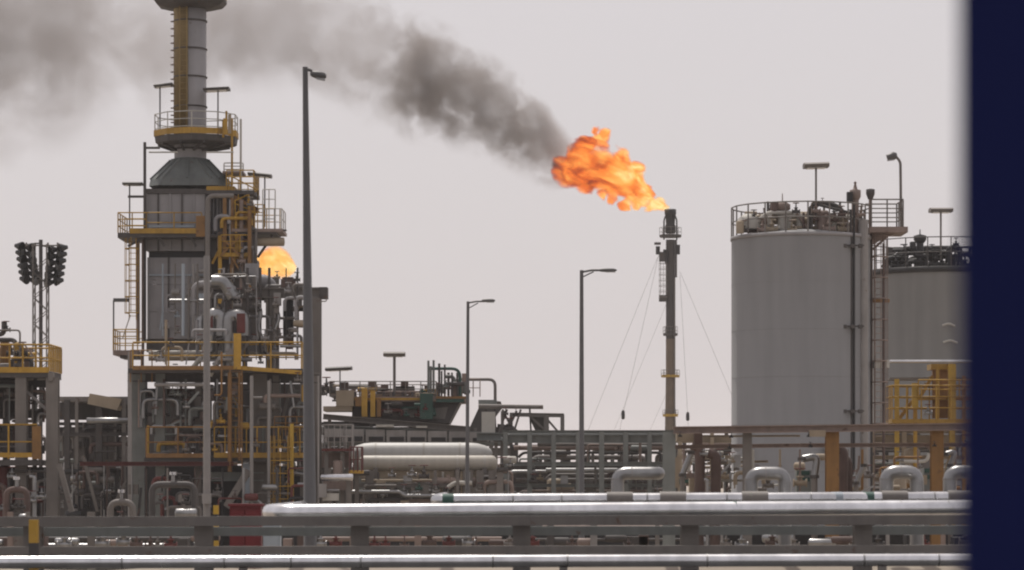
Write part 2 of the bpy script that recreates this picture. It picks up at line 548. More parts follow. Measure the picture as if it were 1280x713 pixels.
def deck_light(label, x, yh, yb, d, wpx, hpx=4, slope=0, off=0, m=None, thick=1.0):
    b = W(x, yb, d)
    t = thing('deck_light', label, 'light', b, 'flat deck lights on thin poles')
    obj('pole', MB().tube([b, W(x, yh + hpx * .5, d)], m_(thick, d), 6), m or M['lamp'], t)
    p, q = W(x + off - wpx / 2, yh - slope, d), W(x + off + wpx / 2, yh + slope, d)
    h = MB()
    hh = m_(hpx, d)
    w = m_(wpx, d) * .45
    h.prof(p, q, [(-w, hh * .1), (-w * .8, -hh * .5), (w * .8, -hh * .5), (w, hh * .1), (w * .6, hh * .5), (-w * .6, hh * .5)])
    hd = obj('lamp_head', h, m or M['lamp'], t)
    obj('lens', MB().beam(p.lerp(q, .12) - Vector((0, 0, hh * .55)), p.lerp(q, .88) - Vector((0, 0, hh * .55)), w * 1.3, hh * .2), M['glass'], hd)
    return t

# ------------------------------------------------------------------ blue post close to the camera
def blue_post():
    d = 4.2
    x0 = W(1199.5, 0, d).x
    t = thing('gate_post', 'navy blue painted steel post close to the camera, out of focus', 'post', (x0 + .22, d + .1, 0))
    a = -math.atan2(x0, d)                    # turned so that it faces the road where the photographer stands
    def rbox(u0, u1, v0, v1, z0, z1):
        mb = MB().box(u0, u1, v0, v1, z0, z1)
        mb.v = [(x0 + u * cos(a) - v * sin(a), d + u * sin(a) + v * cos(a), z) for u, v, z in mb.v]
        return mb
    obj('shaft', rbox(0, .5, 0, .22, .03, 5.6), M['blue'], t)
    obj('foot_plate', rbox(-.1, .6, -.1, .32, 0, .03), M['blue'], t)
    obj('cap', rbox(-.003, .503, -.003, .223, 5.6, 5.63), M['blue'], t)
blue_post()

# ------------------------------------------------------------------ foreground pipe rack and pipes
def foreground():
    d = 60
    t = thing('pipe_rack', 'long low grey steel rack in front, two beams on short broad posts', 'pipe rack', (0, d, 0))
    m = M['steel']
    for x in (-170, 42, 255, 450, 652, 862, 1078, 1290):
        w = m_(22, d)
        c = W(x, 0, d)
        mb = MB().ibeam((c.x, d, 0), (c.x, d, W(0, 652, d).z), w, w, up=(0, 1, 0))
        po = obj('post', mb, m, t)
        obj('gusset', MB().pb(x - 13, 650, x + 13, 657, d - .27, .04), m, po)
    ob = lambda nm, y0, y1, dd, dep, mm: obj(nm, MB().prof(W(-250, (y0 + y1) / 2 + 1, dd), W(1400, (y0 + y1) / 2 - 2, dd), [(-dep / 2, -m_(y1 - y0, dd) / 2), (dep / 2, -m_(y1 - y0, dd) / 2), (dep / 2, m_(y1 - y0, dd) / 2), (-dep / 2, m_(y1 - y0, dd) / 2)]), mm, t)
    ob('beam', 645.5, 657.5, d - .45, .2, m)
    ob('beam', 659, 670, d + .5, .22, M['greengrey'])
    ob('beam', 683, 693, d - .4, .22, m)
    # pipe along the bottom edge of the picture
    pl = thing('pipeline', 'thin aluminium clad pipe along the very bottom, below the grey rack', 'pipe', (0, 57, 0))
    a, b = W(-260, 704, 57), W(1420, 699.5, 57.6)
    r = m_(8, 57)
    o = obj('pipe', MB().tube([a, b], r, 20), M['alu'], pl)
    xs = [-60, 150, 277, 360, 447, 612, 705, 880, 1077, 1171, 1330]
    for x in xs:
        p = a.lerp(b, (x + 260) / 1680)
        obj('band', MB().tube([p - Vector((.02, 0, 0)), p + Vector((.02, 0, 0))], r * 1.03, 20), M['alu_dull'], pl)
    for x in (-100, 300, 700, 1100):
        p = a.lerp(b, (x + 260) / 1680)
        obj('support', MB().box(p.x - .08, p.x + .08, p.y - .1, p.y + .1, 0, p.z - r * .98), m, pl)
    # the two fat silver pipes
    pf = thing('pipeline', 'fat silver clad pipe with an elbow at its end, nearer of the two', 'pipe', (0, 61, 0))
    a, b = W(335, 641, 61), W(1420, 634, 62.5)
    r = m_(10.5, 61)
    pts = fillet([a + Vector((.12, 9, -.0)), a + Vector((-.02, .55, 0)), a + Vector((.3, 0, 0)), b], .3, 6)
    obj('pipe', MB().tube(pts, r, 24), M['alu'], pf)
    for x in (372, 505, 702, 775, 962, 1120, 1180):
        p = a.lerp(b, (x - 335) / 1085)
        obj('band', MB().tube([p - Vector((.022, 0, 0)), p + Vector((.022, 0, 0))], r * 1.02, 24), M['alu_dull'], pf)
    p = a.lerp(b, (907 - 335) / 1085)
    obj('marking_band', MB().tube([p - Vector((.12, 0, 0)), p + Vector((.12, 0, 0))], r * 1.012, 24), M['green'], pf)
    for x in (452, 652, 862, 1078):
        p = a.lerp(b, (x - 335) / 1085)
        obj('shoe', MB().box(p.x - .16, p.x + .16, p.y - .12, p.y + .12, W(0, 659, 61).z, p.z - r * .9), M['steel_dark'], pf)
    pr = thing('pipeline', 'silver clad pipe with green band, behind the fat one and carrying the risers', 'pipe', (0, 65, 0))
    a, b = W(546, 626, 65), W(1420, 622, 66)
    r = m_(8.5, 65)
    pts = fillet([a + Vector((0, 8, 0)), a, b], .35, 6)
    obj('pipe', MB().tube(pts, r, 24), M['alu'], pr)
    for x in (640, 700, 806, 905, 1010, 1165):
        p = a.lerp(b, (x - 546) / 874)
        obj('band', MB().tube([p - Vector((.022, 0, 0)), p + Vector((.022, 0, 0))], r * 1.025, 24), M['alu_dull'], pr)
    for x, mm in ((560, 'green'), (1082, 'green'), (1043, 'bluegrey')):
        p = a.lerp(b, (x - 546) / 874)
        obj('marking_band', MB().tube([p - Vector((.13, 0, 0)), p + Vector((.13, 0, 0))], r * 1.015, 24), M[mm], pr)
    for x in (772, 838, 940, 1115, 1198):
        p = a.lerp(b, (x - 546) / 874)
        cl = MB().tube([p - Vector((.3, 0, 0)), p + Vector((.3, 0, 0))], r * 1.18, 16)
        cl.box(p.x - .3, p.x + .3, p.y - .1, p.y + .1, W(0, 655, 65).z, p.z)
        obj('clamp', cl, M['steel'], pr)
    # red and yellow things behind the rack
    v = thing('marker_post', 'black and yellow banded marker post in front of the rack near the corner', 'marker post', at_base(41, 58))
    for i, (y0, y1, mm) in enumerate(((650, 679, 'yellow'), (679, 697, 'steel_dark'), (697, 713, 'yellow'), (713, 740, 'black'), (740, 846.5, 'yellow'))):
        bx(v, 36, y0, 47, y1, 58 + 0.0, .18, M[mm], 'band')
    v = thing('marker_post', 'yellow and black banded bollard beside the red cabinet', 'bollard', at_base(270, 72))
    ys = [632, 643, 653, 665, 676, 688, 700, 797.6]
    for i in range(7):
        bx(v, 266.5, ys[i], 273, ys[i + 1], 72, .13, M['yellow_bright' if i % 2 == 0 else 'black'], 'band')
    c = thing('hose_cabinet', 'red fire hose cabinet with two doors standing behind the rack', 'cabinet', at_base(305, 74))
    bx(c, 287, 633, 326, 792, 74, .5, M['red'], 'body')
    dr = bx(c, 288.5, 638, 305.5, 786, 73.97, .03, M['red'], 'door'); obj('handle', MB().pb(302, 690, 303.4, 698, 73.93, .04), M['steel_light'], dr)
    dr = bx(c, 307, 638, 324.5, 786, 73.97, .03, M['red'], 'door'); obj('handle', MB().pb(308.5, 690, 310, 698, 73.93, .04), M['steel_light'], dr)
    bx(c, 285, 630, 328, 633, 73.9, .7, M['red'], 'lid')
    c = thing('equipment_box', 'pale blue grey box beside the red cabinet behind the rack', 'box', at_base(340, 73))
    bx(c, 329, 652, 350, 798, 73, .5, M['bluegrey'], 'body'); bx(c, 328, 650, 351, 652, 72.95, .6, M['bluegrey'], 'lid')
    bx(c, 331, 658, 348, 760, 72.97, .03, M['bluegrey'], 'door')
foreground()

def riser(label, xa, yt, xb, d, r, both=False, tail=None):
    """clad branch pipe: up from the silver pipe, over and down or away"""
    t = thing('insulated_riser', label, 'pipe', W(xa, 625, d), 'silver risers standing on the rear pipe')
    top = yt + r
    r *= .92
    P = [W(xa, 622, d), W(xa, top, d), W(xb, top, d)]
    if both: P.append(W(xb, 700, d))
    elif tail: P += [W(xb + tail[0], top + tail[1], d), ]
    else: P.append(W(xb, top, d) + Vector((0, 6, 0)))
    rr = m_(r, d)
    fp = fillet(P, rr * 1.5, 6)
    obj('pipe', MB().tube(fp, rr, 18), M['alu_dull'], t)
    for k in (.45,):
        p = W(xa, 600, d)
        obj('band', MB().tube([p, p + Vector((0, 0, .03))], rr * 1.04, 18), M['steel_light'], t)
    p = W(xa + 17, top, d)
    obj('band', MB().tube([p, p + Vector((.03, 0, 0))], rr * 1.04, 18), M['steel_light'], t)
    obj('collar', MB().tube([W(xa, 617, d), W(xa, 627, d)], rr * 1.25, 14), M['steel_dark'], t)
    return t
riser('silver riser with a long flat top ending at the greenish column', 772, 583, 824, 66, 8.8, False)
riser('silver riser in front of the tank foot, bending over and down', 939, 583, 981, 66.2, 9, True)
riser('silver hoop shaped riser between the two ochre columns', 1108, 581, 1146, 66.4, 9.5, True)
riser('silver riser beside the navy post, running behind it', 1187, 581, 1226, 66.6, 9, True)

# ------------------------------------------------------------------ fired heater with its stack
def heater():
    D = 150.0
    t = thing('fired_heater', 'tall grey fired heater with panelled casing, sloped hood and round stack', 'heater', at_base(222, D))
    sc = W(238, 0, D + 2.0)
    cx, cy = sc.x, D + 2.0
    r = m_(20, D + 2)
    Z = lambda y, d=D + 2: W(0, y, d).z
    obj('stack', MB().lathe((cx, cy, 0), [(r, Z(212)), (r, Z(-60)), (r * .93, Z(-60)), (r * .93, Z(-50))], 36), M['casing'], t)
    for y in (27, 62, 97, 134, 187):
        obj('band', MB().lathe((cx, cy, 0), [(r * 1.0, Z(y + 1.2)), (r * 1.06, Z(y + 1)), (r * 1.06, Z(y - .6)), (r, Z(y - 1))], 36), M['steel_dark'], t)
    # yellow painted half shell carrying the ladder on the stack
    sh = MB()
    R = r * 1.045
    z0, z1 = Z(171), Z(-58)
    prof = []
    n = 12
    a0, a1 = radians(175), radians(268)
    vs = []
    for zz in (z0, z1):
        for RR in (R, R - .05):
            for i in range(n + 1):
                a = a0 + (a1 - a0) * i / n
                vs.append((cx + RR * cos(a), cy + RR * sin(a), zz))
    q = n + 1
    fs = []
    for i in range(n):
        fs += [(i, i + 1, 2 * q + i + 1, 2 * q + i), (q + i + 1, q + i, 3 * q + i, 3 * q + i + 1), (2 * q + i, 2 * q + i + 1, 3 * q + i + 1, 3 * q + i), (i + 1, i, q + i, q + i + 1)]
    fs += [(0, 2 * q, 3 * q, q), (n, q + n, 3 * q + n, 2 * q + n)]
    shell = obj('painted_shell', sh.add(vs, fs, True), M['dull_yellow'], t)
    for y in range(10, 165, 9):
        p = Vector((cx - R * 1.0 - .03, cy - .1, Z(y)))
        obj('step', MB().tube([p + Vector((.1, 0, 0)), p + Vector((-.09, 0, 0)), p + Vector((-.09, -.18, 0)), p + Vector((.12, -.3, 0))], .025, 5), M['brown'], shell)
    ladder(t, 229, -50, 165, D + .9, 9, M['dull_yellow'])
    # platform at the top edge of the picture
    pr = [(m_(30, D), Z(12)), (m_(42, D), Z(9)), (m_(48, D), Z(3)), (m_(48, D), Z(-1)), (r, Z(-1))]
    obj('deck', MB().lathe((cx, cy, 0), pr, 8, 'Z', False, radians(22.5), radians(382.5)), M['steel_dark'], t)
    ring = [Vector((cx + m_(47, D) * cos(a), cy + m_(47, D) * sin(a), Z(-1))) for a in [radians(22.5 + 45 * i) for i in range(8)]]
    railing(t, ring, 1.1, M['yellow'], 1.0, closed=True)
    # round platform low on the stack
    c2 = W(245.5, 0, D + 2).x
    RR = m_(54, D)
    oc = lambda rr, z, k=10: [Vector((c2 + rr * cos(a), cy + rr * sin(a), z)) for a in [radians(18 + 36 * i) for i in range(k)]]
    obj('deck', MB().lathe((c2, cy, 0), [(m_(50, D), Z(182)), (RR * .97, Z(180.5)), (RR * .99, Z(173)), (r, Z(173))], 10, 'Z', False, radians(18), radians(378)), M['steel_dark'], t)
    tb = MB()
    o10 = oc(RR, Z(172.5))
    for i in range(10):
        tb.beam(o10[i] + Vector((0, 0, m_(3.5, D))), o10[(i + 1) % 10] + Vector((0, 0, m_(3.5, D))), .05, m_(7.5, D))
    obj('toe_plate', tb, M['yellow'], t)
    railing(t, oc(RR * .985, Z(173)), m_(28, D), M['offwhite'], 1.05, closed=True, mids=2, r=.03)
    for i in range(10):
        a = radians(36 * i)
        obj('bracket', MB().beam((cx + r * cos(a), cy + r * sin(a), Z(189)), (c2 + RR * .9 * cos(a), cy + RR * .9 * sin(a), Z(182)), .1, .14), M['steel_dark'], t)
    for x, y0, y1 in ((283, 139, 168), (290, 148, 232), (301, 149, 240), (279, 150, 172)):
        pipe(t, [(x, y0), (x, y1)], 1.4, D + .3, M['yellow'] if x < 300 else M['offwhite'], name='gate_post')
    bx(t, 279, 148, 284, 168, D - .2, .08, M['yellow'], 'gate')
    bx(t, 285, 143, 289, 167, D - .15, .06, M['tan'], 'sign_plate')
    # hood from the square casing to the round stack
    hb = MB()
    b0, b1 = W(184, 237, D), W(283, 237, D)
    zt, zb = Z(202), Z(236)
    dep = 4.2
    cyc = D + .2 + dep / 2
    xm, hw = (b0.x + b1.x) / 2, (b1.x - b0.x) / 2
    def oct_(hx, hy, ch, z, xc, yc):
        return [(xc + a, yc + b, z) for a, b in ((-hx + ch, -hy), (hx - ch, -hy), (hx, -hy + ch), (hx, hy - ch), (hx - ch, hy), (-hx + ch, hy), (-hx, hy - ch), (-hx, -hy + ch))]
    L0 = oct_(hw, dep / 2, .55, zb, xm, cyc)
    L1 = oct_(hw * .97, dep / 2 * .97, .75, zb + m_(9, D), xm - .02, cyc)
    L2 = oct_(m_(24, D), m_(24, D), m_(14, D), zt, cx, cy)
    hb.add(L0 + L1 + L2, [(i, (i + 1) % 8, 8 + (i + 1) % 8, 8 + i) for i in range(8)] + [(8 + i, 8 + (i + 1) % 8, 16 + (i + 1) % 8, 16 + i) for i in range(8)] + [tuple(range(16, 24))])
    hd = obj('hood', hb, M['hood'], t)
    for i in range(8):
        for f in (0, .5):
            p = Vector(L1[i]).lerp(Vector(L1[(i + 1) % 8]), f); q = Vector(L2[i]).lerp(Vector(L2[(i + 1) % 8]), f)
            obj('rib', MB().beam(p, q, .09, .12), M['hood'], hd)
    obj('collar', MB().lathe((cx, cy, 0), [(m_(25, D), Z(204)), (m_(25, D), Z(200)), (r, Z(199))], 16), M['hood'], t)
    # casing
    def casing(x0, x1, y0, y1, d, dep, cols, rows, m=M['casing'], nm='casing'):
        cs = bx(t, x0, y0, x1, y1, d, dep, m, nm)
        for i in range(cols):
            for j in range(rows):
                a0_, a1_ = x0 + (x1 - x0) * i / cols + .5, x0 + (x1 - x0) * (i + 1) / cols - .5
                c0_, c1_ = y0 + (y1 - y0) * j / rows + .6, y0 + (y1 - y0) * (j + 1) / rows - .6
                p = obj('panel', MB().pb(a0_, c0_, a1_, c1_, d - .05, .05), m, cs)
        for i in range(cols + 1):
            xx = x0 + (x1 - x0) * i / cols
            obj('stiffener', MB().pb(xx - 1, y0, xx + 1, y1, d - .12, .12), M['steel_dark'] if i % 2 else m, cs)
        return cs
    casing(183, 257, 242, 314, D, 4.2, 5, 2)
    bx(t, 182, 236, 260, 242, D - .14, 4.5, M['steel_dark'], 'cornice')
    casing(259, 309, 246, 322, D + .9, 3.0, 4, 1)
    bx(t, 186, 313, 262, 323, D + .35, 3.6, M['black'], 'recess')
    casing(185, 262, 322, 424, D + .1, 4.0, 3, 3)
    bx(t, 186, 343, 262, 345, D - .06, .1, M['bluegrey'], 'rail')
    bx(t, 196, 385, 228, 410, D - .03, .05, M['casing'], 'hatch')
    bx(t, 183, 424, 330, 440, D + .2, 4.5, M['steel_dark'], 'floor_plate')
    bx(t, 262, 322, 318, 424, D + 1.2, 3, M['steel_dark'], 'burner_box')
    # side platform with railing, halfway up the upper casing
    dk = bx(t, 147, 291, 252, 297, D - 1.3, 1.25, M['steel_dark'], 'deck')
    bx(t, 147, 293, 183, 297.5, D, 3.5, M['steel_dark'], 'deck')
    prail(t, 147.5, 183, 291, D - 1.25, 25, M['yellow'], dep=3.5, sides='l', sp=.9, mids=2)
    prail(t, 183, 252, 291, D - 1.25, 25, M['yellow'], sp=1.4, mids=1)
    bx(t, 162, 285.5, 250, 292, D - 1.38, .04, M['yellow'], 'toe_plate')
    bx(t, 245, 270, 256, 296, D - 1.4, .08, M['orange'], 'kick_panel')
    bx(t, 186, 281.5, 243, 284.5, D - 1.0, .15, M['bluegrey'], 'cable_tray')
    for x in (160, 205, 245):
        brace(t, x, 308, x - 6 if x > 170 else x + 20, 297, D - 1.0, 3, M['steel_dark'], name='bracket')
    # pipe and hanger bars on the side
    pipe(t, [(181, 178), (181, 300), (181, 428)], 1.9, D - .6, M['steel_dark'], name='riser_pipe')
    pipe(t, [(172.5, 297), (172.5, 430)], 2.4, D - .4, M['brown'], name='riser_pipe')
    pipe(t, [(178.5, 297), (178.5, 470)], 1.6, D - .8, M['rust'], name='riser_pipe')
    for y in (185, 231, 246):
        pipe(t, [(181, y), (200 if y == 185 else 160, y)], 1.6, D - .6, M['steel_dark'], name='bar')
    pipe(t, [(186, 190.5), (222, 190.5)], 1.0, D - .3, M['offwhite'], name='bar')
    pipe(t, [(258, 190.5), (292, 190.5)], 1.0, D - .3, M['offwhite'], name='bar')
    ladder(t, 166, 298, 400, D - .6, 9, M['yellow'], cage=.7, hoop_px=20, hoop_from=8)
    # small lower balcony
    bx(t, 141, 438, 172, 444, D - 1.2, 2.6, M['brown'], 'deck')
    bx(t, 150, 444, 170, 448, D - 1.0, 2.2, M['steel_dark'], 'deck_beam')
    prail(t, 141.5, 172, 438, D - 1.2, 26, M['yellow'], dep=2.5, sides='l', sp=.75, mids=2)
    pipe(t, [(142, 376), (142, 440)], 1.0, D - 1.1, M['lamp'], name='lamp_pole')
    bx(t, 141.5, 373, 160, 377, D - 1.2, .5, M['lamp'], 'lamp_head')
    brace(t, 153, 424, 163, 394, D - .8, 1.3, M['offwhite'])
    # platforms and stairs on the sunny side
    mY = M['yellow']
    bx(t, 258, 233, 293, 239, D - .5, 2.2, mY, 'toe_plate')
    bx(t, 258, 238, 318, 243, D - .6, 3.2, M['steel_dark'], 'deck')
    prail(t, 283, 317, 238, D - .6, 25, mY, dep=3, sides='r', sp=.7, mids=2)
    prail(t, 280, 304, 216, D + .6, 12, M['offwhite'], sp=.8, mids=2)
    bx(t, 278, 214, 304, 217, D + .4, 1.6, M['brown'], 'deck')
    for k, (xa, ya, xb, yb) in enumerate(((286, 243, 322, 262), (322, 262, 290, 277), (290, 277, 322, 291))):
        for dd in (D - .5, D + .4):
            hbeam(t, xa, ya, xb, yb, dd, 4.5, M['orange'], 'stringer', .08)
        n = 6
        for i in range(n):
            x, y = xa + (xb - xa) * (i + .5) / n, ya + (yb - ya) * (i + .5) / n
            a = W(x, y, D - .5)
            obj('step', MB().box(a.x - .14, a.x + .14, D - .46, D + .36, a.z - .02, a.z + .03), mY, t)
        for dd in (D - .55, D + .45):
            hr = obj('handrail', MB().tube([W(xa, ya - 24, dd), W(xb, yb - 24, dd)], .035, 5), mY, t)
            for i in range(4):
                x, y = xa + (xb - xa) * i / 3, ya + (yb - ya) * i / 3
                obj('post', MB().tube([W(x, y, dd), W(x, y - 24, dd)], .03, 5), mY, hr)
    bx(t, 290, 286, 353, 290, D - .7, 3.0, M['brown'], 'deck')
    bx(t, 286, 290, 346, 293, D - .6, 2.6, M['steel_dark'], 'deck_beam')
    bx(t, 345, 287, 358, 288.6, D - .4, .3, M['steel_dark'], 'deck_beam')
    prail(t, 328.5, 344, 286, D - .65, 49, M['offwhite'], sp=.34, mids=3, r=.03)
    prail(t, 343, 352, 286, D - .6, 25, M['offwhite'], sp=.36, mids=2, r=.03)
    railing(t, [W(352, 286, D - .55), W(352, 286, D - .55) + Vector((0, 2.5, 0))], m_(25, D), M['offwhite'], 1.3, .028)
    prail(t, 318, 330, 286, D - .6, 30, M['yellow'], sp=.45, mids=2, r=.03)
    prail(t, 300, 350, 286, D + 2.0, 25, M['yellow'], sp=.8, mids=2, r=.03)
    hdrum(t, 322, 356, 302.5, 5.5, D - .2, M['tan'], 'duct', 14, .25, 'r')
    brace(t, 322, 322, 340, 296, D, 3, M['steel_dark'])
    bx(t, 338, 293, 341, 298, D - .2, .3, M['steel_dark'], 'hanger')
    bx(t, 272, 316, 312, 321, D - .8, 2.2, mY, 'deck')
    bx(t, 262, 293, 300, 297, D - .4, 2, M['steel_dark'], 'deck_beam')
    for x, y0, y1, mm in ((275, 295, 380, 'yellow'), (281, 240, 318, 'orange'), (290, 243, 352, 'orange'), (296, 292, 318, 'yellow'), (302, 250, 380, 'brown'), (312, 262, 370, 'orange'), (319, 293, 350, 'steel_dark')):
        column(t, x, y0, y1, D - .9 + (x % 3) * .2, 4.5, M[mm])
    for x0, y0, x1, y1 in ((276, 320, 300, 296), (276, 296, 300, 320), (302, 322, 319, 352), (290, 322, 312, 360)):
        brace(t, x0, y0, x1, y1, D - .8, 2.2, M['orange'])
    prail(t, 276, 312, 318, D - .85, 24, mY, sp=.5, mids=2)
    bx(t, 285, 263, 302, 290, D + .2, .5, M['steel_dark'], 'cabinet')
    for x in (263, 267, 272):
        pipe(t, [(x, 248), (x, 300)], 1.4, D + .4, M['casing'], name='conduit')
    bx(t, 306, 268, 318, 284, D - .2, .5, M['orange'], 'cabinet')
    # the insulated pipe that climbs the casing corner
    pipe(t, [(292, 245), (259.5, 245), (259.5, 430)], 3.0, D - 1.9, M['steel'], .35, name='riser_pipe')
    return t
ht = heater()
dense(ht, 262, 250, 320, 330, 149.2, 26, 111, ('steel', 'casing', 'steel_dark', 'brown'), 1.0, .35)
dense(ht, 188, 330, 258, 420, 148.9, 14, 112, ('casing', 'steel', 'steel_light', 'bluegrey'), .6)
deck_light('small deck light on the stack platform, on its smoky side', 200, 107, 168, 151, 23, 3.5, -1.2, 4.5)
deck_light('small deck light on the stack platform, on its lamp post side', 272.5, 112, 168, 151, 32, 3.5, -.8, -1.5)
deck_light('deck light on a thin pole above the heater side balcony', 162, 230, 290, 149.5, 24, 3.5, 0, 4)
deck_light('deck light above the highest stair landing beside the heater', 331, 219, 284, 150.5, 29, 4, 1.5, -6)

# ------------------------------------------------------------------ steel frame, pipes and walkways in front of the heater
def frame_structure():
    D = 142.0
    t = thing('process_frame', 'grey steel frame with yellow walkways and lagged pipes at the heater foot', 'steel structure', at_base(280, D))
    st, sd = M['steel'], M['steel_dark']
    hbeam(t, 263, 367, 402, 366, D, 13, st, wid=.4)
    hbeam(t, 305, 374, 340, 374, D + .4, 4, sd)
    for x, w, y0, y1 in ((392, 19, 373, 720), (306, 6, 340, 470), (337, 9, 373, 560), (347, 4, 373, 470), (318, 5, 345, 420)):
        column(t, x, y0, y1, D + .1, w, st)
    bx(t, 399, 359, 409, 373, D - .2, 1.0, sd, 'beam_end')
    pipe(t, [(408, 373), (408, 377), (398, 377)], .7, D, M['offwhite'], name='bar')
    pipe(t, [(380.5, 374), (380.5, 470)], 1.8, D - .4, M['alu_dull'], name='conduit')
    pipe(t, [(371, 374), (371, 440)], .8, D - .5, M['alu'], name='conduit')
    bx(t, 351, 349, 369, 360, D - .1, .6, M['rust'], 'motor')
    bx(t, 353, 346.5, 366, 349, D - .05, .5, M['rust'], 'motor_cap')
    vdrum(t, 360.5, 374, 432, 6.8, D + .3, M['black'], 'vessel')
    # lagged pipes: shoulders and bends that catch the sun
    al, ad = M['alu_dull'], M['casing']
    pipe(t, [(242, 395), (242, 355), (280, 355), (292, 362, D + 3)], 4.2, D - .9, ad, .5, 14)
    pipe(t, [(265, 352), (280, 352), (292, 372)], 8, D - 1.2, al, .5, 14)
    pipe(t, [(315, 330), (315, 352), (338, 352), (338, 375)], 9, D + .6, ad, .55, 14)
    pipe(t, [(262, 440), (262, 393), (276, 393), (276, 420)], 8, D - 1.6, al, .5, 14)
    pipe(t, [(287, 470), (287, 395), (303, 395), (303, 420)], 9, D - 1.8, al, .65, 16)
    pipe(t, [(250, 415), (250, 398), (268, 398, D + 2)], 5, D - 1.5, al, .4, 12)
    pipe(t, [(300, 470), (280, 440), (262, 470)], 3.4, D - 2.2, M['offwhite'], .4)
    pipe(t, [(240, 462), (262, 432), (262, 420)], 3.2, D - 2.0, M['offwhite'], .4)
    pipe(t, [(212, 376), (255, 376)], 2.1, D - 1, al)
    pipe(t, [(229, 330), (229, 420)], 2.0, D - 1.2, M['bluegrey'], name='conduit')
    pipe(t, [(236, 345), (236, 425)], 1.4, D - 1.1, st, name='conduit')
    pipe(t, [(247, 330), (247, 420), (240, 428)], 1.3, D - 1.1, st, name='conduit')
    pipe(t, [(322, 376), (327, 392), (322, 410), (330, 428)], 2.4, D - .6, al, .3)
    pipe(t, [(342, 380), (350, 396), (344, 412)], 2.2, D - .3, al, .3)
    bx(t, 256, 392, 266, 410, D - 1.9, .3, M['darkred'], 'junction_box')
    bx(t, 296, 392, 306, 416, D - 2.5, .3, M['darkred'], 'junction_box')
    for x, y, h in ((322, 385, 12), (345, 384, 12), (237, 372, 10), (208, 412, 10), (222, 418, 10), (350, 425, 14), (362, 438, 12)):
        valve(t, x, y, D - .9, h, M['steel'] if x != 362 else M['darkred'])
    pipe(t, [(186, 441), (300, 441)], 2.8, D - 1.5, M['offwhite'])
    pipe(t, [(186, 448), (290, 448)], 3.4, D - 1.2, M['tan'])
    pipe(t, [(350, 433), (380, 433)], 1.8, D - 1.2, al)
    # main walkway, yellow, at the height of the burner floor
    mY = M['yellow']
    bx(t, 160, 461, 378, 466, D - 2.6, 2.4, sd, 'deck')
    bx(t, 166, 457.5, 300, 462.5, D - 2.75, .05, M['orange'], 'toe_plate')
    obj('toe_plate', MB().beam(W(300, 460, D - 2.7), W(377, 466, D - 2.7), .05, m_(5, D)), mY, t)
    prail(t, 166, 300, 461, D - 2.7, 33, mY, sp=1.5, mids=1, r=.04)
    prail(t, 300, 377, 461, D - 2.7, 33, mY, dep=2.3, sides='r', sp=1.3, mids=1, r=.04)
    prail(t, 166, 377, 461, D - .4, 33, mY, sp=1.8, mids=1, r=.035, sides='')
    bx(t, 292, 417, 301, 462, D - 2.85, .25, M['yellow'], 'gate_panel')
    prail(t, 141 + 22, 190, 478, D - 2, 40, M['orange'], sp=.5, mids=1, r=.03)
    for x, w in ((172, 22), (201, 12), (248, 8), (325, 19), (345, 8), (388, 24)):
        column(t, x, 466, 720, D - .5 - (x % 4) * .3, w, M['greengrey'] if x < 210 else st)
    column(t, 162.5, 440, 720, D - 1.6, 5, M['steel_light'])
    hbeam(t, 160, 472, 400, 474, D - .8, 11, sd, wid=.4)
    pipe(t, [(193, 481), (262, 481)], 2.4, D - 2.2, M['steel_light'])
    hbeam(t, 180, 493, 262, 493, D, 14, M['rust'], wid=.6)
    bx(t, 205, 486, 262, 500, D + .5, 2.5, M['rust'], 'duct')
    for a in ((214, 540, 223, 497), (250, 520, 240, 490), (345, 560, 366, 470), (306, 470, 330, 520), (360, 470, 380, 520), (205, 540, 196, 480)):
        brace(t, *a, D - .4, 3.2, st)
    pipe(t, [(314.5, 470), (314.5, 640)], 2.3, D - 4, M['steel_light'], name='conduit')
    pipe(t, [(314.5, 497), (328, 497)], 1.4, D - 4, M['steel_light'], name='bar')
    pipe(t, [(336, 476), (336, 630)], 2.0, D - 3.5, M['steel_light'], name='conduit')
    # ochre vertical ladder and cable way
    ladder(t, 295, 462, 585, D - 3.1, 15, M['orange'])
    bx(t, 284.5, 466, 289.5, 590, D - 2.9, .2, M['orange'], 'cable_tray')
    bx(t, 297.5, 466, 300.5, 576, D - 2.85, .2, M['orange'], 'cable_tray')
    pipe(t, [(277, 440), (277, 494), (268, 494)], 1.3, D - 3, M['orange'], name='conduit')
    # lower walkway
    bx(t, 180, 572, 262, 577, D - 2.4, 2.2, sd, 'deck')
    bx(t, 183, 567, 262, 572.5, D - 2.5, .05, M['orange'], 'toe_plate')
    prail(t, 183, 262, 572, D - 2.45, 38, M['orange'], sp=1.6, mids=1, r=.04)
    bx(t, 254, 533, 259, 572, D - 2.6, .1, M['yellow_bright'], 'gate_panel')
    bx(t, 268, 572, 388, 577, D - 2.4, 2.2, sd, 'deck')
    bx(t, 268, 566, 388, 572.5, D - 2.5, .05, mY, 'toe_plate')
    prail(t, 268, 388, 572, D - 2.45, 38, mY, dep=2.2, sides='r', sp=.5, mids=1, r=.035)
    bx(t, 362.5, 530, 367, 640, D - 2.9, .15, M['yellow_bright'], 'gate_panel')
    ladder(t, 352, 545, 640, D - 2.7, 17, mY, cage=.6, hoop_px=16)
    prail(t, 343, 385, 545, D - 1.8, 24, M['orange'], sp=.6, mids=2, r=.03)
    hbeam(t, 100, 580, 292, 580, D - 3, 5, M['darkred'], wid=.3)
    hbeam(t, 262, 596, 330, 596, D - 1, 11, M['greengrey'], wid=.4)
    brace(t, 283, 634, 311, 588, D - 3.6, 9, st)
    bx(t, 303, 580, 312, 640, D - 2, .3, M['bluegrey'], 'panel')
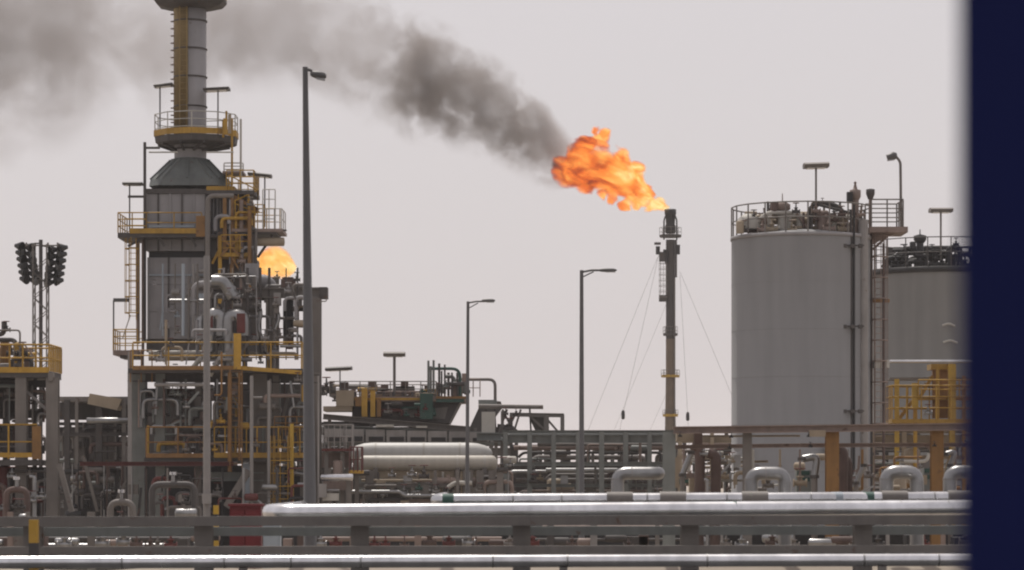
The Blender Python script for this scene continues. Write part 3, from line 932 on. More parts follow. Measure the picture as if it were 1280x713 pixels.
    bx(t, 268, 582, 340, 640, D + 1.2, 2, M['black'], 'pump_house')
    bx(t, 183, 500, 262, 566, D + 3.2, 1.2, M['steel_dark'], 'dark_backing')
    bx(t, 268, 480, 383, 560, D + 3.4, 1.2, M['steel_dark'], 'dark_backing')
    for x, y, h in ((272, 620, 16), (345, 592, 12), (375, 590, 14), (232, 565, 12), (356, 565, 12), (372, 478, 12), (320, 560, 12)):
        valve(t, x, y, D - 2.9, h, M['steel'], M['darkred'])
    pipe(t, [(372, 606), (390, 606)], 3, D - 3, al)
    pipe(t, [(360, 590), (383, 594)], 3, D - 2, al)
    bx(t, 158, 584, 386, 650, D + 3.6, .5, M['black'], 'dark_backing')  # black sheet stands in for the shade under the walkways
    return t
ft = frame_structure()
UP = ('steel', 'casing', 'alu_dull', 'steel_light', 'tan', 'steel_dark')
dense(ft, 262, 335, 382, 450, 140.2, 74, 101, UP)
dense(ft, 186, 400, 300, 456, 139.2, 24, 102, UP, 1.2)
dense(ft, 165, 474, 262, 535, 140.0, 44, 103)
dense(ft, 264, 474, 384, 535, 139.6, 54, 104, dep=2.6, yel=.1)
dense(ft, 176, 532, 384, 570, 139.6, 56, 105, yel=.15)
dense(ft, 160, 585, 384, 650, 137.5, 56, 106, ('steel', 'steel_dark', 'alu_dull', 'rust', 'darkred', 'black'))

def bare_pole():
    d = 74
    t = thing('utility_pole', 'pale slender pole with a small box, rising in front of the walkways', 'pole', at_base(258.5, d))
    b = Vector(at_base(258.5, d))
    obj('shaft', MB().tube([b, W(258.5, 320, d)], [m_(5.2, d), m_(3.8, d)], 12), M['steel_light'], t)
    bx(t, 252.5, 617, 263.5, 630, d - .2, .12, M['steel_light'], 'junction_box')
    obj('base_plate', MB().box(b.x - .2, b.x + .2, d - .2, d + .2, 0, .03), M['steel_dark'], t)
bare_pole()

# ------------------------------------------------------------------ pumps and pipe loops at the heater foot
def pump_loop(label, x0, x1, yt, d, r, m, seed, vx=()):
    rng = random.Random(seed)
    t = thing('pump_manifold', label, 'pipework', at_base((x0 + x1) / 2, d), 'pipe loops near the ground')
    pipe(t, [(x0, 700), (x0, yt), (x1, yt), (x1, 700)], r, d, m, m_(r * 2.6, d), 12, 'pipe_loop')
    xm = (x0 + x1) / 2
    pipe(t, [(xm, yt), (xm, yt - 14)], r * .55, d, M['alu_dull'], name='stub')
    obj('flange', MB().tube([W(xm, yt - 12, d), W(xm, yt - 16, d)], m_(r * 1.1, d), 12), M['alu'], t)
    pipe(t, [(x0 + 8, 700), (x0 + 8, yt + 36), (x0 - 12, yt + 36)], r * .8, d - .6, M['alu_dull'], m_(r * 2, d), 12)
    hdrum(t, xm + 2, x1 + 4, yt + 36, r * 1.5, d - .9, M['alu_dull'], 'pump', 14, .4)
    bx(t, xm - 4, yt + 30, xm + 6, 690, d - .4, .4, M['steel_dark'], 'stand')
    for x in vx:
        valve(t, x, yt + 26, d - .7, 14, M['steel_dark'])
    bx(t, x0 - 10, 690, x1 + 12, 745 if d > 95 else 760, d - 1.0, 2.2, M['concrete'], 'plinth')
    return t
pump_loop('inverted U pipe loop with a shiny stub under the dark red beam', 190, 243, 606, 128, 4.2, M['steel_dark'], 1, (200, 232))
pump_loop('squat dark pipe loop at the foot of the front corner structure', 8, 34, 612, 108, 4.0, M['rust'], 2, (20, 27))
pump_loop('low pipe loop between the corner structure and the heater columns', 138, 166, 628, 126, 4.2, M['steel'], 3, (150,))

# ------------------------------------------------------------------ corner structure with yellow deck
def corner_structure():
    D = 115.0
    t = thing('process_frame', 'steel structure with ochre railed decks below the floodlight mast', 'steel structure', at_base(20, D))
    st, sd, mY = M['steel'], M['steel_dark'], M['yellow']
    bx(t, -70, 464, 61, 472, D, 3.2, sd, 'deck')
    bx(t, -70, 459, 61, 466, D - .06, .06, mY, 'toe_plate')
    prail(t, -70, 61.3, 464, D, 33, mY, dep=3.1, sides='r', sp=.55, mids=1, r=.04)
    bx(t, 60, 466, 66, 476, D - .1, .5, st, 'beam_end')
    for x, w, m in ((66, 15, st), (27, 14, st), (8, 8, sd), (44, 4, sd), (-40, 15, st)):
        column(t, x, 472, 760, D + (.3 if w > 10 else 1.5), w, m)
    hbeam(t, -70, 480, 74, 480, D + 1.2, 9, sd)
    brace(t, 32, 488, 59, 513, D + .5, 3, M['steel_light'])
    brace(t, 74, 580, 90, 640, D - .5, 6, st)
    hbeam(t, -70, 517, 70, 517, D + 2, 12, sd)
    bx(t, 14, 476, 30, 500, D + 1.8, .6, M['rust'], 'duct')
    bx(t, -60, 472, 22, 520, D + 2.2, 2, sd, 'dark_backing')
    bx(t, -60, 575, 50, 582, D - .5, 2.4, sd, 'deck')
    bx(t, -60, 566, 50, 572, D - .56, .06, mY, 'toe_plate')
    prail(t, -60, 46, 574, D - .5, 43, mY, sp=1.0, mids=1, r=.04)
    bx(t, 40, 533, 51, 574, D - .62, .12, M['orange'], 'gate_panel')
    bx(t, -30, 530, 45, 566, D + 3, 1, sd, 'dark_backing')
    vdrum(t, 5, 582, 700, 9, D + .4, M['darkred'], 'vessel')
    vdrum(t, 40, 588, 760, 6, D + 1.4, M['brown'], 'vessel')
    pipe(t, [(-30, 606), (6, 606), (6, 640)], 3.5, D - .4, M['rust'])
    pipe(t, [(37, 596), (43, 596), (43, 700)], 3, D - .4, M['alu_dull'])
    # gear on the deck
    pipe(t, [(-10, 418), (5, 418), (5, 402)], 3.2, D + 1.5, sd, .2)
    pipe(t, [(-20, 425), (20, 425), (20, 464)], 3, D + 2, sd, .25)
    pipe(t, [(-5, 413), (25, 413), (25, 464)], 1.2, D + 1.2, M['steel'], .15)
    vdrum(t, 6, 422, 464, 6, D + 2.5, M['orange'], 'vessel')
    vdrum(t, 22, 428, 464, 5, D + 2, M['yellow'], 'vessel')
    for x, y, h in ((8, 416, 14), (28, 446, 18), (14, 446, 16)):
        valve(t, x, y, D + 1.4, h, M['steel_dark'])
    bx(t, 30, 436, 38, 464, D + 2.2, .5, M['brown'], 'cabinet')
    for x, y in ((15, 600), (40, 630), (52, 625), (5, 640)):
        valve(t, x, y, D - 1, 16, M['alu_dull'])
    dense(t, -20, 482, 58, 528, D + .6, 22, 121, dep=1.2)
    dense(t, -20, 536, 56, 572, D + .4, 18, 122, ('steel', 'steel_dark', 'rust', 'greengrey'), 2.0, .1)
    dense(t, -20, 586, 70, 650, D - .4, 30, 123, ('steel', 'steel_dark', 'rust', 'darkred', 'alu_dull'), 2.0)
    dense(t, -10, 425, 40, 462, D + 1, 12, 124, ('brown', 'steel_dark', 'orange', 'steel'), 2.0, .2)
    bx(t, -60, 584, 62, 700, D + 3, .5, M['black'], 'dark_backing')  # coloured black to imitate shade below the lower deck
corner_structure()

# ------------------------------------------------------------------ floodlight mast
def floodlight_mast():
    D = 175.0
    t = thing('floodlight_mast', 'lattice floodlight mast with two black banks of lamps on its top', 'mast', at_base(51, D))
    c = W(51, 0, D).x
    z1 = W(0, 306, D).z
    w = m_(8.5, D)
    mb = MB().tube([(c, D, 0), (c, D, z1 + .3)], m_(2.4, D), 8)
    obj('pole', mb, M['steel_dark'], t)
    lat = MB()
    legs = [(c - w, D - .4), (c + w, D - .4), (c - w, D + .4), (c + w, D + .4)]
    for x, y in legs: lat.tube([(x, y, 0), (x, y, z1)], .05, 5)
    z, k = 0.0, 0
    while z < z1 - 1:
        for a, b in ((0, 1), (2, 3)):
            p, q = (legs[a], legs[b]) if k % 2 else (legs[b], legs[a])
            lat.tube([(p[0], p[1], z), (q[0], q[1], z + .8)], .026, 4)
        lat.tube([(legs[0][0], legs[0][1], z), (legs[2][0], legs[2][1], z + .8)], .026, 4); lat.tube([(legs[1][0], legs[1][1], z), (legs[3][0], legs[3][1], z + .8)], .026, 4)
        z += .8; k += 1
    obj('lattice', lat, M['steel'], t)
    hb = MB().tube([W(32, 307, D), W(74, 307, D)], .05, 6)
    for x in (33, 44, 60, 72): hb.tube([W(x, 303.5, D), W(x, 309, D)], .06, 6)
    obj('head_frame', hb, M['steel'], t)
    fl, fg = MB(), MB()
    fl.lathe((0, 0, 0), [(.02, .3), (.12, .3), (.16, .16), (.3, -.16), (.31, -.22), (.31, -.24)], 14, 'Y')
    fg.lathe((0, 0, 0), [(.0001, -.245), (.29, -.245)], 14, 'Y')
    fm, gm = mesh_of('floodlight', fl, M['black']), mesh_of('lens', fg, M['glass'])
    for side, x0, x1, y0, dx in ((-1, 24, 36, 308, 1.25), (1, 66.5, 78.5, 311, -1.05)):
        for k in range(6):
            for j in range(2):
                xx = (x0, x1)[j] + dx * k
                yy = y0 + 8.2 * k + (1.5 if (j == 1) == (side < 0) else -1 if side > 0 else 0) 
                p = W(xx, yy, D + .2)
                o = share('floodlight', fm, p, t, (radians(10), 0, radians(-38 * side + (90 if j else 60) * 0 - 22 * side)))
                o['_o'] = tuple(p)
                share('lens', gm, p, o)
        rk = MB()
        for j in range(2):
            xx = (x0, x1)[j]
            rk.beam(W(xx, y0 - 3, D + .35), W(xx + dx * 5, y0 + 45, D + .35), .1, .1)
        rk.tube([W(x0, y0 - 1, D + .35), W(51, y0 - 4, D)], .05, 5)
        rk.tube([W((x0 + x1) / 2 + dx * 5, y0 + 42, D + .35), W(51, y0 + 40, D)], .05, 5)
        for k in range(6):
            rk.tube([W(x0 + dx * k, y0 + 8.2 * k, D + .35), W(x1 + dx * k, y0 + 8.2 * k, D + .35)], .06, 5)
        obj('lamp_rack', rk, M['black'], t)
floodlight_mast()

# ------------------------------------------------------------------ fin fan cooler on its long steel table
def fan_cooler():
    D = 165.0
    t = thing('fan_cooler', 'fin fan air cooler with hopper underside, yellow walkway and green vent pipes', 'air cooler', at_base(500, D))
    sd, st, gg, mY = M['steel_dark'], M['steel'], M['greengrey'], M['yellow']
    # plenum hopper
    obj('hopper', MB().poly([W(440, 503, D), W(577, 499, D), W(561, 529, D), W(440, 524, D)], 5.0), sd, t)
    obj('hopper_lining', MB().poly([W(476, 513, D - .05), W(538, 511, D - .05), W(560, 509, D - .05), W(556, 524, D - .05), W(476, 520, D - .05)], .06), st, t)
    bx(t, 425, 496, 582, 502, D - .6, 6, M['brown'], 'deck')
    bx(t, 440, 497.5, 530, 500.5, D - .66, .05, mY, 'toe_plate')
    bx(t, 545, 495.5, 583, 498.5, D - .66, .05, M['orange'], 'toe_plate')
    bx(t, 545, 499, 580, 503, D - .64, .05, M['green'], 'beam')
    prail(t, 412, 545, 496, D - .6, 19, M['steel'], dep=5.5, sides='lr', sp=.9, mids=1, r=.03)
    prail(t, 412, 545, 496, D + .5, 6, M['brown'], sp=.5, mids=1, r=.03)
    prail(t, 583, 600, 496, D - .4, 22, M['brown'], sp=.4, mids=1, r=.03)
    for x, y0, y1, ww, m in ((420, 488, 508, 22, 'tan'), (452, 486, 521, 7, 'yellow'), (463, 489, 521, 6, 'yellow'), (471, 498, 521, 5, 'orange'), (444, 496, 508, 8, 'orange')):
        bx(t, x, y0, x + ww, y1, D - .9, .6, M[m], 'cabinet')
    for x, y0, y1, ww in ((424, 478, 488, 11), (460, 477, 488, 10), (476, 481, 489, 9), (501, 477, 488, 9), (492, 483, 492, 26), (470, 487, 493, 20)):
        bx(t, x, y0, x + ww, y1, D + .6, .8, M['rust'] if ww < 20 else sd, 'fan_motor')
    for i in range(9):
        bx(t, 430 + 12 * i, 490, 433 + 12 * i, 496, D + .2, .3, M['steel_dark'], 'leg')
    for x, y0 in ((535.5, 451), (538.5, 458), (542, 450.5), (549, 454.5), (552, 464), (556, 456), (561, 470), (565, 466), (572, 474)):
        pipe(t, [(x, y0), (x, 497)], 1.5 if x < 552 else 1.2, D + .3, gg if x < 545 else M['steel_dark'], name='vent_pipe')
    pipe(t, [(537, 461), (575, 461), (575, 496)], 2.0, D + .4, M['green'], .5, name='vent_pipe')
    pipe(t, [(556, 471), (568, 471), (568, 496)], 2.4, D + 1.0, M['greengrey'], .4, name='vent_pipe')
    bx(t, 566, 480, 578, 496, D + .6, .8, M['brown'], 'cabinet')
    pipe(t, [(575, 474.5), (619, 474.5), (619, 508)], 2.0, D + 1.5, M['steel'], .4, name='vent_pipe')
    for x, y, h in ((528, 492, 10), (548, 488, 9), (441, 500, 12), (408, 490, 18), (414, 494, 16), (404, 496, 14)):
        valve(t, x, y, D - .3, h, M['green'] if x in (528,) else sd)
    bx(t, 525, 492, 541, 524, D - 1.0, .7, M['green'], 'cabinet')
    pipe(t, [(518, 506), (526, 506)], 2, D - .8, M['green'])
    bx(t, 404, 508, 440, 514, D - .8, 3, M['tan'], 'beam')
    # steel table
    hbeam(t, 404, 521, 588, 537, D - 1, 7, st, wid=.5)
    hbeam(t, 404, 536, 625, 546, D - .9, 10, gg, wid=.5)
    bx(t, 404, 527, 560, 533, D + 3, 1, sd, 'back_beam')
    for x in range(412, 640, 26):
        column(t, x, 520 + (x - 404) * .08, 720, D - .8, 4.2, st)
        column(t, x + 12, 530 + (x - 404) * .06, 720, D + 4, 4, gg)
    bx(t, 470, 531, 492, 534, D - 1.5, .3, M['offwhite'], 'sign_plate')
    bx(t, 520, 532.5, 534, 535, D - 1.5, .3, M['offwhite'], 'sign_plate')
    bx(t, 404, 553, 640, 556, D + 1, 2, gg, 'beam')
    bx(t, 404, 534, 640, 556, D + 2, .3, M['steel_dark'], 'dark_backing')
    for i in range(9):
        bx(t, 405 + 26 * i, 536 + i * .6, 429 + 26 * i, 553, D - 1.25, .1, M['steel_light'], 'wall_panel')
        bx(t, 409 + 26 * i, 545.5 + i * .3, 427 + 26 * i, 552, D - 1.3, .05, M['black'], 'louvre')
    # slanting pale panel and chute at the end
    obj('chute', MB().poly([W(584, 541, D), W(603, 500, D), W(626, 502, D), W(628, 509, D), W(604, 541, D)], 2.2), sd, t)
    dense(t, 408, 482, 545, 496, D + .2, 34, 131, ('brown', 'steel_dark', 'steel', 'tan', 'rust'), 3.0, .2)
    dense(t, 470, 503, 545, 520, D - .7, 14, 132, ('steel_dark', 'steel', 'green', 'darkred'), .5)
    dense(t, 545, 466, 582, 495, D + .2, 14, 133, ('greengrey', 'green', 'brown', 'steel_dark'), 2.0)
    return t
fan_cooler()
deck_light('flat light with white tapering pole over the fin fan cooler', 493, 443, 494, 165.5, 27, 5.5, 0, 0, M['steel'], 2.0)
deck_light('flat light on a short thin pole beside the fat frame column', 425, 461, 494, 165.5, 33, 4.5, -.8, -1.5, M['lamp'], .9)

def cooler_annex():
    D = 158.0
    t = thing('pipe_gantry', 'low dark gantry with slanted braces at the end of the fin fan cooler', 'gantry', at_base(655, D))
    st, sd, gg = M['steel'], M['steel_dark'], M['greengrey']
    pipe(t, [(598, 508), (679, 509)], 2.8, D, st, name='header_pipe')
    bx(t, 598, 500, 621, 508, D + .5, 2, gg, 'beam')
    bx(t, 602, 515, 619, 541, D - .3, 1.2, M['offwhite'], 'panel')
    hbeam(t, 640, 518.5, 705, 519.5, D, 5, st)
    for x, y0, w in ((639, 516, 4), (683, 519, 6.5), (703, 519, 5), (628, 514, 4)):
        column(t, x, y0, 720, D, w, st)
    for a in ((640, 548, 651, 512), (661, 519, 689, 545), (682, 522, 702, 545), (622, 545, 634, 512), (628, 512, 642, 540), (631, 546, 646, 514)):
        brace(t, *a, D + .1, 2.6, st)
    obj('plate', MB().poly([W(661, 521, D + .4), W(681, 521, D + .4), W(681, 545, D + .4), W(672, 545, D + .4)], .3), sd, t)
    obj('plate', MB().poly([W(622, 530, D + 1), W(640, 532, D + 1), W(656, 545, D + 1), W(620, 545, D + 1)], 1.2), sd, t)
    hbeam(t, 596, 546, 706, 546, D - .4, 10, gg, wid=.5)
    for x, y, h in ((636, 541, 18), (645, 520, 9), (632, 520, 10)):
        valve(t, x, y, D - .3, h, sd)
    for x in (607, 618, 662):
        pipe(t, [(x, 508), (x + 2, 545)], 1.2, D + .3, sd)
    return t
cooler_annex()

# ------------------------------------------------------------------ white horizontal vessels
def vessel(label, x0, x1, y, r, d, sup, ends='lr', dome=.75, paint='white'):
    t = thing('storage_vessel', label, 'vessel', at_base((x0 + x1) / 2, d), 'white horizontal vessels')
    sh = hdrum(t, x0, x1, y, r, d, M[paint], 'shell', 28, dome)
    c = W(0, y, d)
    rr = m_(r, d)
    for x in sup:
        p = W(x, y, d)
        s = MB().lathe((p.x, d, p.z), [(rr * 1.015, -.05), (rr * 1.015, .05)], 28, 'X')
        obj('band', s, M['offwhite'], t)
        obj('saddle', MB().box(p.x - .12, p.x + .12, d - rr * .8, d + rr * .8, 0, p.z - rr * .55), M['steel'], t)
    return t
v = vessel('longer white horizontal vessel with domed end, upper of the pair', 436, 616, 567, 13.5, 152, (470, 530, 575), 'lr', 2.2)
p = W(548, 567, 152)
v = vessel('thinner white horizontal vessel, lower of the pair and in front', 448, 622, 579, 9.5, 147, (470, 572, 606), paint='cream')

def sunshade_pipes():
    D = 146
    t = thing('vessel_stand', 'brown shaded steel stand with small pipes below the white vessels', 'steel structure', at_base(530, D))
    st, sd = M['brown'], M['steel_dark']
    bx(t, 450, 588, 600, 598, D + 1, 1.2, M['tan'], 'beam')
    hbeam(t, 440, 607, 572, 607, D - .2, 5, M['steel'])
    for x, w in ((462, 10), (544, 4), (572, 4), (585, 12), (600, 9), (615, 9), (625, 8)):
        column(t, x, 588, 720, D - (x % 3) * .3, w, M['steel'])
    hdrum(t, 544, 596, 603, 6, D + .4, M['brown'], 'drum')
    pipe(t, [(440, 615), (500, 615), (505, 620), (560, 620)], 2.5, D - .8, M['alu_dull'])
    pipe(t, [(452, 601), (540, 601)], 2.0, D, M['tan'])
    pipe(t, [(560, 610), (568, 604), (590, 604)], 3.0, D - .4, M['offwhite'])
    for x, y, h, m in ((515, 598, 16, 'alu_dull'), (530, 600, 18, 'steel_dark'), (490, 598, 13, 'alu_dull'), (524, 614, 12, 'green'), (505, 620, 14, 'alu_dull'), (480, 622, 12, 'alu_dull'), (560, 622, 12, 'alu_dull'), (545, 618, 12, 'steel_light'), (600, 618, 14, 'steel'), (628, 592, 20, 'steel_dark'), (638, 585, 12, 'alu_dull')):
        valve(t, x, y, D - .5, h, M[m])
    hdrum(t, 627, 646, 575, 4.5, D, M['offwhite'], 'drum', 12)
    bx(t, 440, 617, 640, 690, D + 2.5, .6, M['steel_dark'], 'dark_backing')
    bx(t, 450, 624, 545, 634, D + .3, .5, M['brown'], 'duct')
    dense(t, 442, 590, 640, 634, D - .6, 46, 141, ('steel', 'tan', 'alu_dull', 'brown', 'steel_dark', 'offwhite'), 1.6)
sunshade_pipes()

def red_rail_platform():
    D = 140
    t = thing('access_platform', 'small platform with faded red rails beside the white vessels', 'platform', at_base(430, D))
    bx(t, 402, 561, 440, 564, D - .5, 1.6, M['darkred'], 'deck')
    prail(t, 403, 440, 561, D - .5, 30, M['steel_light'], dep=1.5, sides='r', sp=.32, mids=1, r=.025)
    prail(t, 437, 452, 590, D - .7, 31, M['darkred'], dep=1.2, sides='r', sp=.22, mids=1, r=.028)
    bx(t, 436, 588, 453, 592, D - .7, 1.4, M['yellow'], 'deck')
    for x in (408, 428, 446): column(t, x, 564, 720, D, 5, M['steel'])
    bx(t, 402, 566, 436, 585, D + .6, .8, M['brown'], 'cabinet')
    vdrum(t, 422, 575, 600, 6, D - .1, M['brown'], 'drum')
    hdrum(t, 400, 442, 597, 4.6, D - 1.5, M['alu'], 'duct', 14, .4)
    bx(t, 404, 601, 440, 613, D - .6, 1, M['brown'], 'cabinet')
    bx(t, 403, 617, 423, 626, D - 1.5, .6, M['offwhite'], 'box')
    pipe(t, [(400, 613), (424, 613)], 1.6, D - 1.4, M['alu_dull'])
    column(t, 436, 600, 720, D - 1, 6, M['steel'])
    bx(t, 398.5, 605, 408, 622, D - 1.8, .3, M['steel_light'], 'junction_box')
    pipe(t, [(398, 470), (398, 640)], 1.3, D - 1.6, M['steel_light'], name='conduit')
red_rail_platform()

# ------------------------------------------------------------------ long pipe rack in the middle distance
def long_rack(label, x0, x1, D, y_top, y_mid, m, seed, step=30, dark=True):
    rng = random.Random(seed)
    t = thing('pipe_rack', label, 'pipe rack', at_base((x0 + x1) / 2, D), 'pipe racks of the middle distance')
    hbeam(t, x0, y_top, x1, y_top, D, 4, m, wid=.3)
    hbeam(t, x0, y_top + 9, x1, y_top + 9, D + .2, 10, m, wid=.25)
    hbeam(t, x0, y_mid, x1, y_mid, D - .1, 5, m, wid=.3)
    hbeam(t, x0, y_mid + 27, x1, y_mid + 27, D + .6, 4, m, wid=.3)
    x = x0 + 4
    while x < x1:
        column(t, x, y_top, 720, D - .1, 4.5 + rng.random() * 2, m)
        column(t, x + step * .45, y_top, 720, D + 5, 4.5, M['steel_dark'])
        if rng.random() < .45:
            brace(t, x + 2, y_mid + 45, x + step * .4, y_mid, D + .3, 2, m)
        x += step
    ys = [y_top + 4, y_top + 16, y_top + 20, y_mid - 8, y_mid - 14, y_mid + 8, y_mid + 14, y_mid + 20, y_mid + 34, y_mid + 40]
    mats = ['steel', 'steel_dark', 'greengrey', 'brown', 'steel_dark', 'alu_dull', 'steel', 'greengrey']
    for i, y in enumerate(ys):
        a = x0 + rng.random() * (x1 - x0) * .3
        b = x1 - rng.random() * (x1 - x0) * .3
        pipe(t, [(a, y + 6 if rng.random() < .5 else y), (a + 6, y), (b, y), (b, y + 10)], 1.6 + rng.random() * 1.8, D + 1 + rng.random() * 3.5, M[rng.choice(mats)])
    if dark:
        bx(t, x0, y_mid + 2, x1, 690, D + 6.5, .4, M['steel_dark'], 'dark_backing')
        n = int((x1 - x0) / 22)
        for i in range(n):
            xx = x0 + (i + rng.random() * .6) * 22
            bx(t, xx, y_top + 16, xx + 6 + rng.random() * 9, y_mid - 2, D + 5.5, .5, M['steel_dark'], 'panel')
    for i in range(int((x1 - x0) / 16)):
        valve(t, x0 + rng.random() * (x1 - x0), rng.choice((y_mid - 2, y_mid + 25, y_mid + 46)), D - .2 - rng.random(), 8 + rng.random() * 5, M[rng.choice(['steel', 'alu_dull', 'steel_dark', 'steel_dark'])], M[rng.choice(['darkred', 'steel_light', 'steel_dark'])])
    for i in range(max(1, int((x1 - x0) / 60))):
        xx = x0 + 10 + rng.random() * (x1 - x0 - 20)
        vdrum(t, xx, y_mid + 14 + rng.random() * 12, 720, 5 + rng.random() * 5, D + 2, M[rng.choice(['brown', 'steel', 'greengrey', 'tan'])], 'vessel', 14)
    dense(t, x0, y_top + 14, x1, y_mid, D + .6, int((x1 - x0) / 9), seed + 200, ('steel', 'steel_dark', 'greengrey', 'brown'), 3)
    dense(t, x0, y_mid + 3, x1, 634, D + .4, int((x1 - x0) / 6), seed + 300, ('steel', 'steel_dark', 'greengrey', 'rust', 'alu_dull', 'tan'), 3)
    return t
long_rack('green grey pipe rack running between the cooler gantry and the flare stack', 628, 850, 150, 540, 580, M['greengrey'], 5)
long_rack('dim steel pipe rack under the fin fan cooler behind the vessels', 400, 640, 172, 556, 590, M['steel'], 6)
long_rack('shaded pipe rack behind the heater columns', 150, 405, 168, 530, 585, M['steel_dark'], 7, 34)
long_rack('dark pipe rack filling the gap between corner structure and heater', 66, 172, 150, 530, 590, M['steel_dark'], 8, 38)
long_rack('dusty pipe rack beyond the tank foot, crossed by brown beams', 846, 1230, 145, 540, 572, M['tan'], 9, 40, False)

def shed():
    D = 148
    t = thing('pipe_shelter', 'dark flat shelter with a tan sloping sheet on top, beside the corner structure', 'shelter', at_base(118, D))
    bx(t, 72, 496, 164, 502, D + 1, 5, M['steel'], 'roof')
    obj('sheet', MB().poly([W(112, 492, D), W(152, 499, D), W(146, 513, D), W(109, 505, D)], 1.5), M['tan'], t)
    bx(t, 150, 500, 166, 507, D + .4, 2, M['steel_dark'], 'beam')
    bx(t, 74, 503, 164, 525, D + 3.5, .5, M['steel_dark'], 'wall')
    hdrum(t, 108, 162, 526, 4, D - .5, M['alu_dull'], 'duct', 14, .3)
    for x, w, m in ((84, 7, 'steel_dark'), (124, 8, 'steel_dark'), (96, 4, 'steel'), (155, 5, 'steel')):
        column(t, x, 500, 720, D + .5, w, M[m])
    hbeam(t, 74, 543, 164, 543, D + .4, 4, M['steel_dark'])
    bx(t, 92, 546, 118, 575, D + 2, 1, M['steel'], 'panel'); bx(t, 128, 546, 158, 575, D + 2, 1, M['steel'], 'panel')
    brace(t, 104, 570, 122, 640, D - 1, 4, M['steel'])
    brace(t, 142, 632, 160, 596, D - 1, 3, M['steel'])
    for x, y, w, m in ((95, 598, 14, 'alu_dull'), (112, 597, 8, 'brown'), (132, 600, 22, 'steel'), (134, 615, 10, 'alu_dull'), (100, 615, 14, 'steel_dark')):
        hdrum(t, x - w / 2, x + w / 2, y, 4, D - .5, M[m], 'drum', 12)
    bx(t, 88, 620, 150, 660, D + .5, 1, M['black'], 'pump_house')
    dense(t, 76, 580, 162, 650, D - 1.5, 30, 151, ('steel', 'steel_dark', 'rust', 'black', 'alu_dull'), 2.0)
    dense(t, 76, 528, 162, 575, D + .2, 16, 152, ('steel', 'steel_dark', 'rust'), 1.5)
shed()

# ------------------------------------------------------------------ flare stacks
def flare_stack():
    D = 300.0
    c = W(838, 0, D)
    t = thing('flare_stack', 'slim guyed flare stack with the big smoky flame at its tip', 'flare stack', (c.x, D, 0))
    Z = lambda y: W(0, y, D).z
    X = lambda x: W(x, 0, D).x
    r = m_(5.6, D)
    obj('stack', MB().lathe((c.x, D, 0), [(r * 1.0, Z(424)), (r, Z(300))], 18), M['steel_dark'], t)
    obj('stack', MB().lathe((c.x, D, 0), [(r * 1.35, 0), (r * 1.3, Z(560)), (r * 1.02, Z(470)), (r * 1.02, Z(424))], 18), M['bronze'], t)
    obj('burner_tip', MB().lathe((c.x, D, 0), [(r * 1.05, Z(292)), (r * 1.2, Z(290)), (r * 1.2, Z(283)), (r * 1.0, Z(281)), (r * 1.1, Z(270)), (r * 1.3, Z(268)), (r * 1.3, Z(262)), (r * 1.1, Z(262)), (r * 1.1, Z(266)), (0.001, Z(266))], 18), M['black'], t)
    for x in (-1, 1):
        pipe(t, [(838 + 8 * x, 300), (838 + 8 * x, 275), (838 + 5 * x, 268)], 1.0, D - .4, M['black'], name='pilot_pipe')
    for y, w, m, h in ((297, 13.5, 'steel_dark', 9), (420, 9, 'steel_dark', 8), (472, 11.5, 'yellow_bright', 6), (521, 9.5, 'yellow_bright', 5)):
        obj('deck', MB().lathe((c.x, D, 0), [(m_(w, D), Z(y)), (m_(w, D), Z(y - 3.2)), (r * .9, Z(y - 3.2))], 10, 'Z', False), M[m], t)
        ring = [Vector((c.x + m_(w, D) * cos(a), D + m_(w, D) * sin(a), Z(y - 1.5))) for a in [2 * pi * i / 8 for i in range(8)]]
        railing(t, ring, m_(h, D) + .15, M['steel'], 1.6, r=.022, closed=True)
    bx(t, 818, 303, 826, 306, D - .5, .4, M['steel_dark'], 'bracket'); bx(t, 820, 308, 825, 318, D - .5, .5, M['black'], 'damper')
    bx(t, 845, 306, 850, 318, D - .5, .5, M['black'], 'damper')
    pipe(t, [(829, 314), (833, 314), (833, 330)], 2, D - .6, M['black'])
    bx(t, 824, 315, 833, 327, D - .6, .4, M['steel_dark'], 'bracket'); bx(t, 824, 369, 834, 377, D - .6, .6, M['steel_dark'], 'bracket')
    ladder(t, 829, 327, 372, D - .4, 7, M['steel'], cage=.5, hoop_px=7)
    pipe(t, [(845, 300), (845, 347)], 1.4, D - .3, M['steel_dark'], name='riser_pipe')
    pipe(t, [(843.5, 347), (843.5, 620)], .8, D - .5, M['steel'], name='riser_pipe')
    # guy wires down to the ground on three sides, each with its tensioner
    top = Z(320)
    for (x0, y0, x1, dy, tx) in ((824, 316, 752, 4, 518), (822, 322, 690, -6, None), (833, 380, 726, 10, None), (850, 340, 984, 5, None), (850, 344, 880, 18, 518), (834, 490, 760, -8, None)):
        a = W(x0, y0, D)
        b = Vector((X(x1), D + dy, 0.05))
        ca = obj('guy_wire', MB().tube([a, b], .014, 4), M['steel'], t)
        if tx:
            f = (a.z - Z(tx)) / (a.z - b.z)
            q = a.lerp(b, f)
            obj('tensioner', MB().lathe(q, [(.05, -.5), (.18, -.42), (.2, 0), (.17, .36), (.05, .5)], 8), M['black'], ca)
    for x in (752, 690, 984, 880):
        pass
    t2 = thing('flare_stack', 'second flare stack with a rounded flame, mostly hidden behind the heater frame', 'flare stack', at_base(343, 320))
    c = W(343, 0, 320)
    obj('stack', MB().lathe((c.x, 320, 0), [(.55, 0), (.42, W(0, 349, 320).z)], 14), M['steel_dark'], t2)
    obj('burner_tip', MB().lathe((c.x, 320, 0), [(.45, W(0, 360, 320).z), (.55, W(0, 358, 320).z), (.55, W(0, 347, 320).z)], 14), M['black'], t2)
flare_stack()

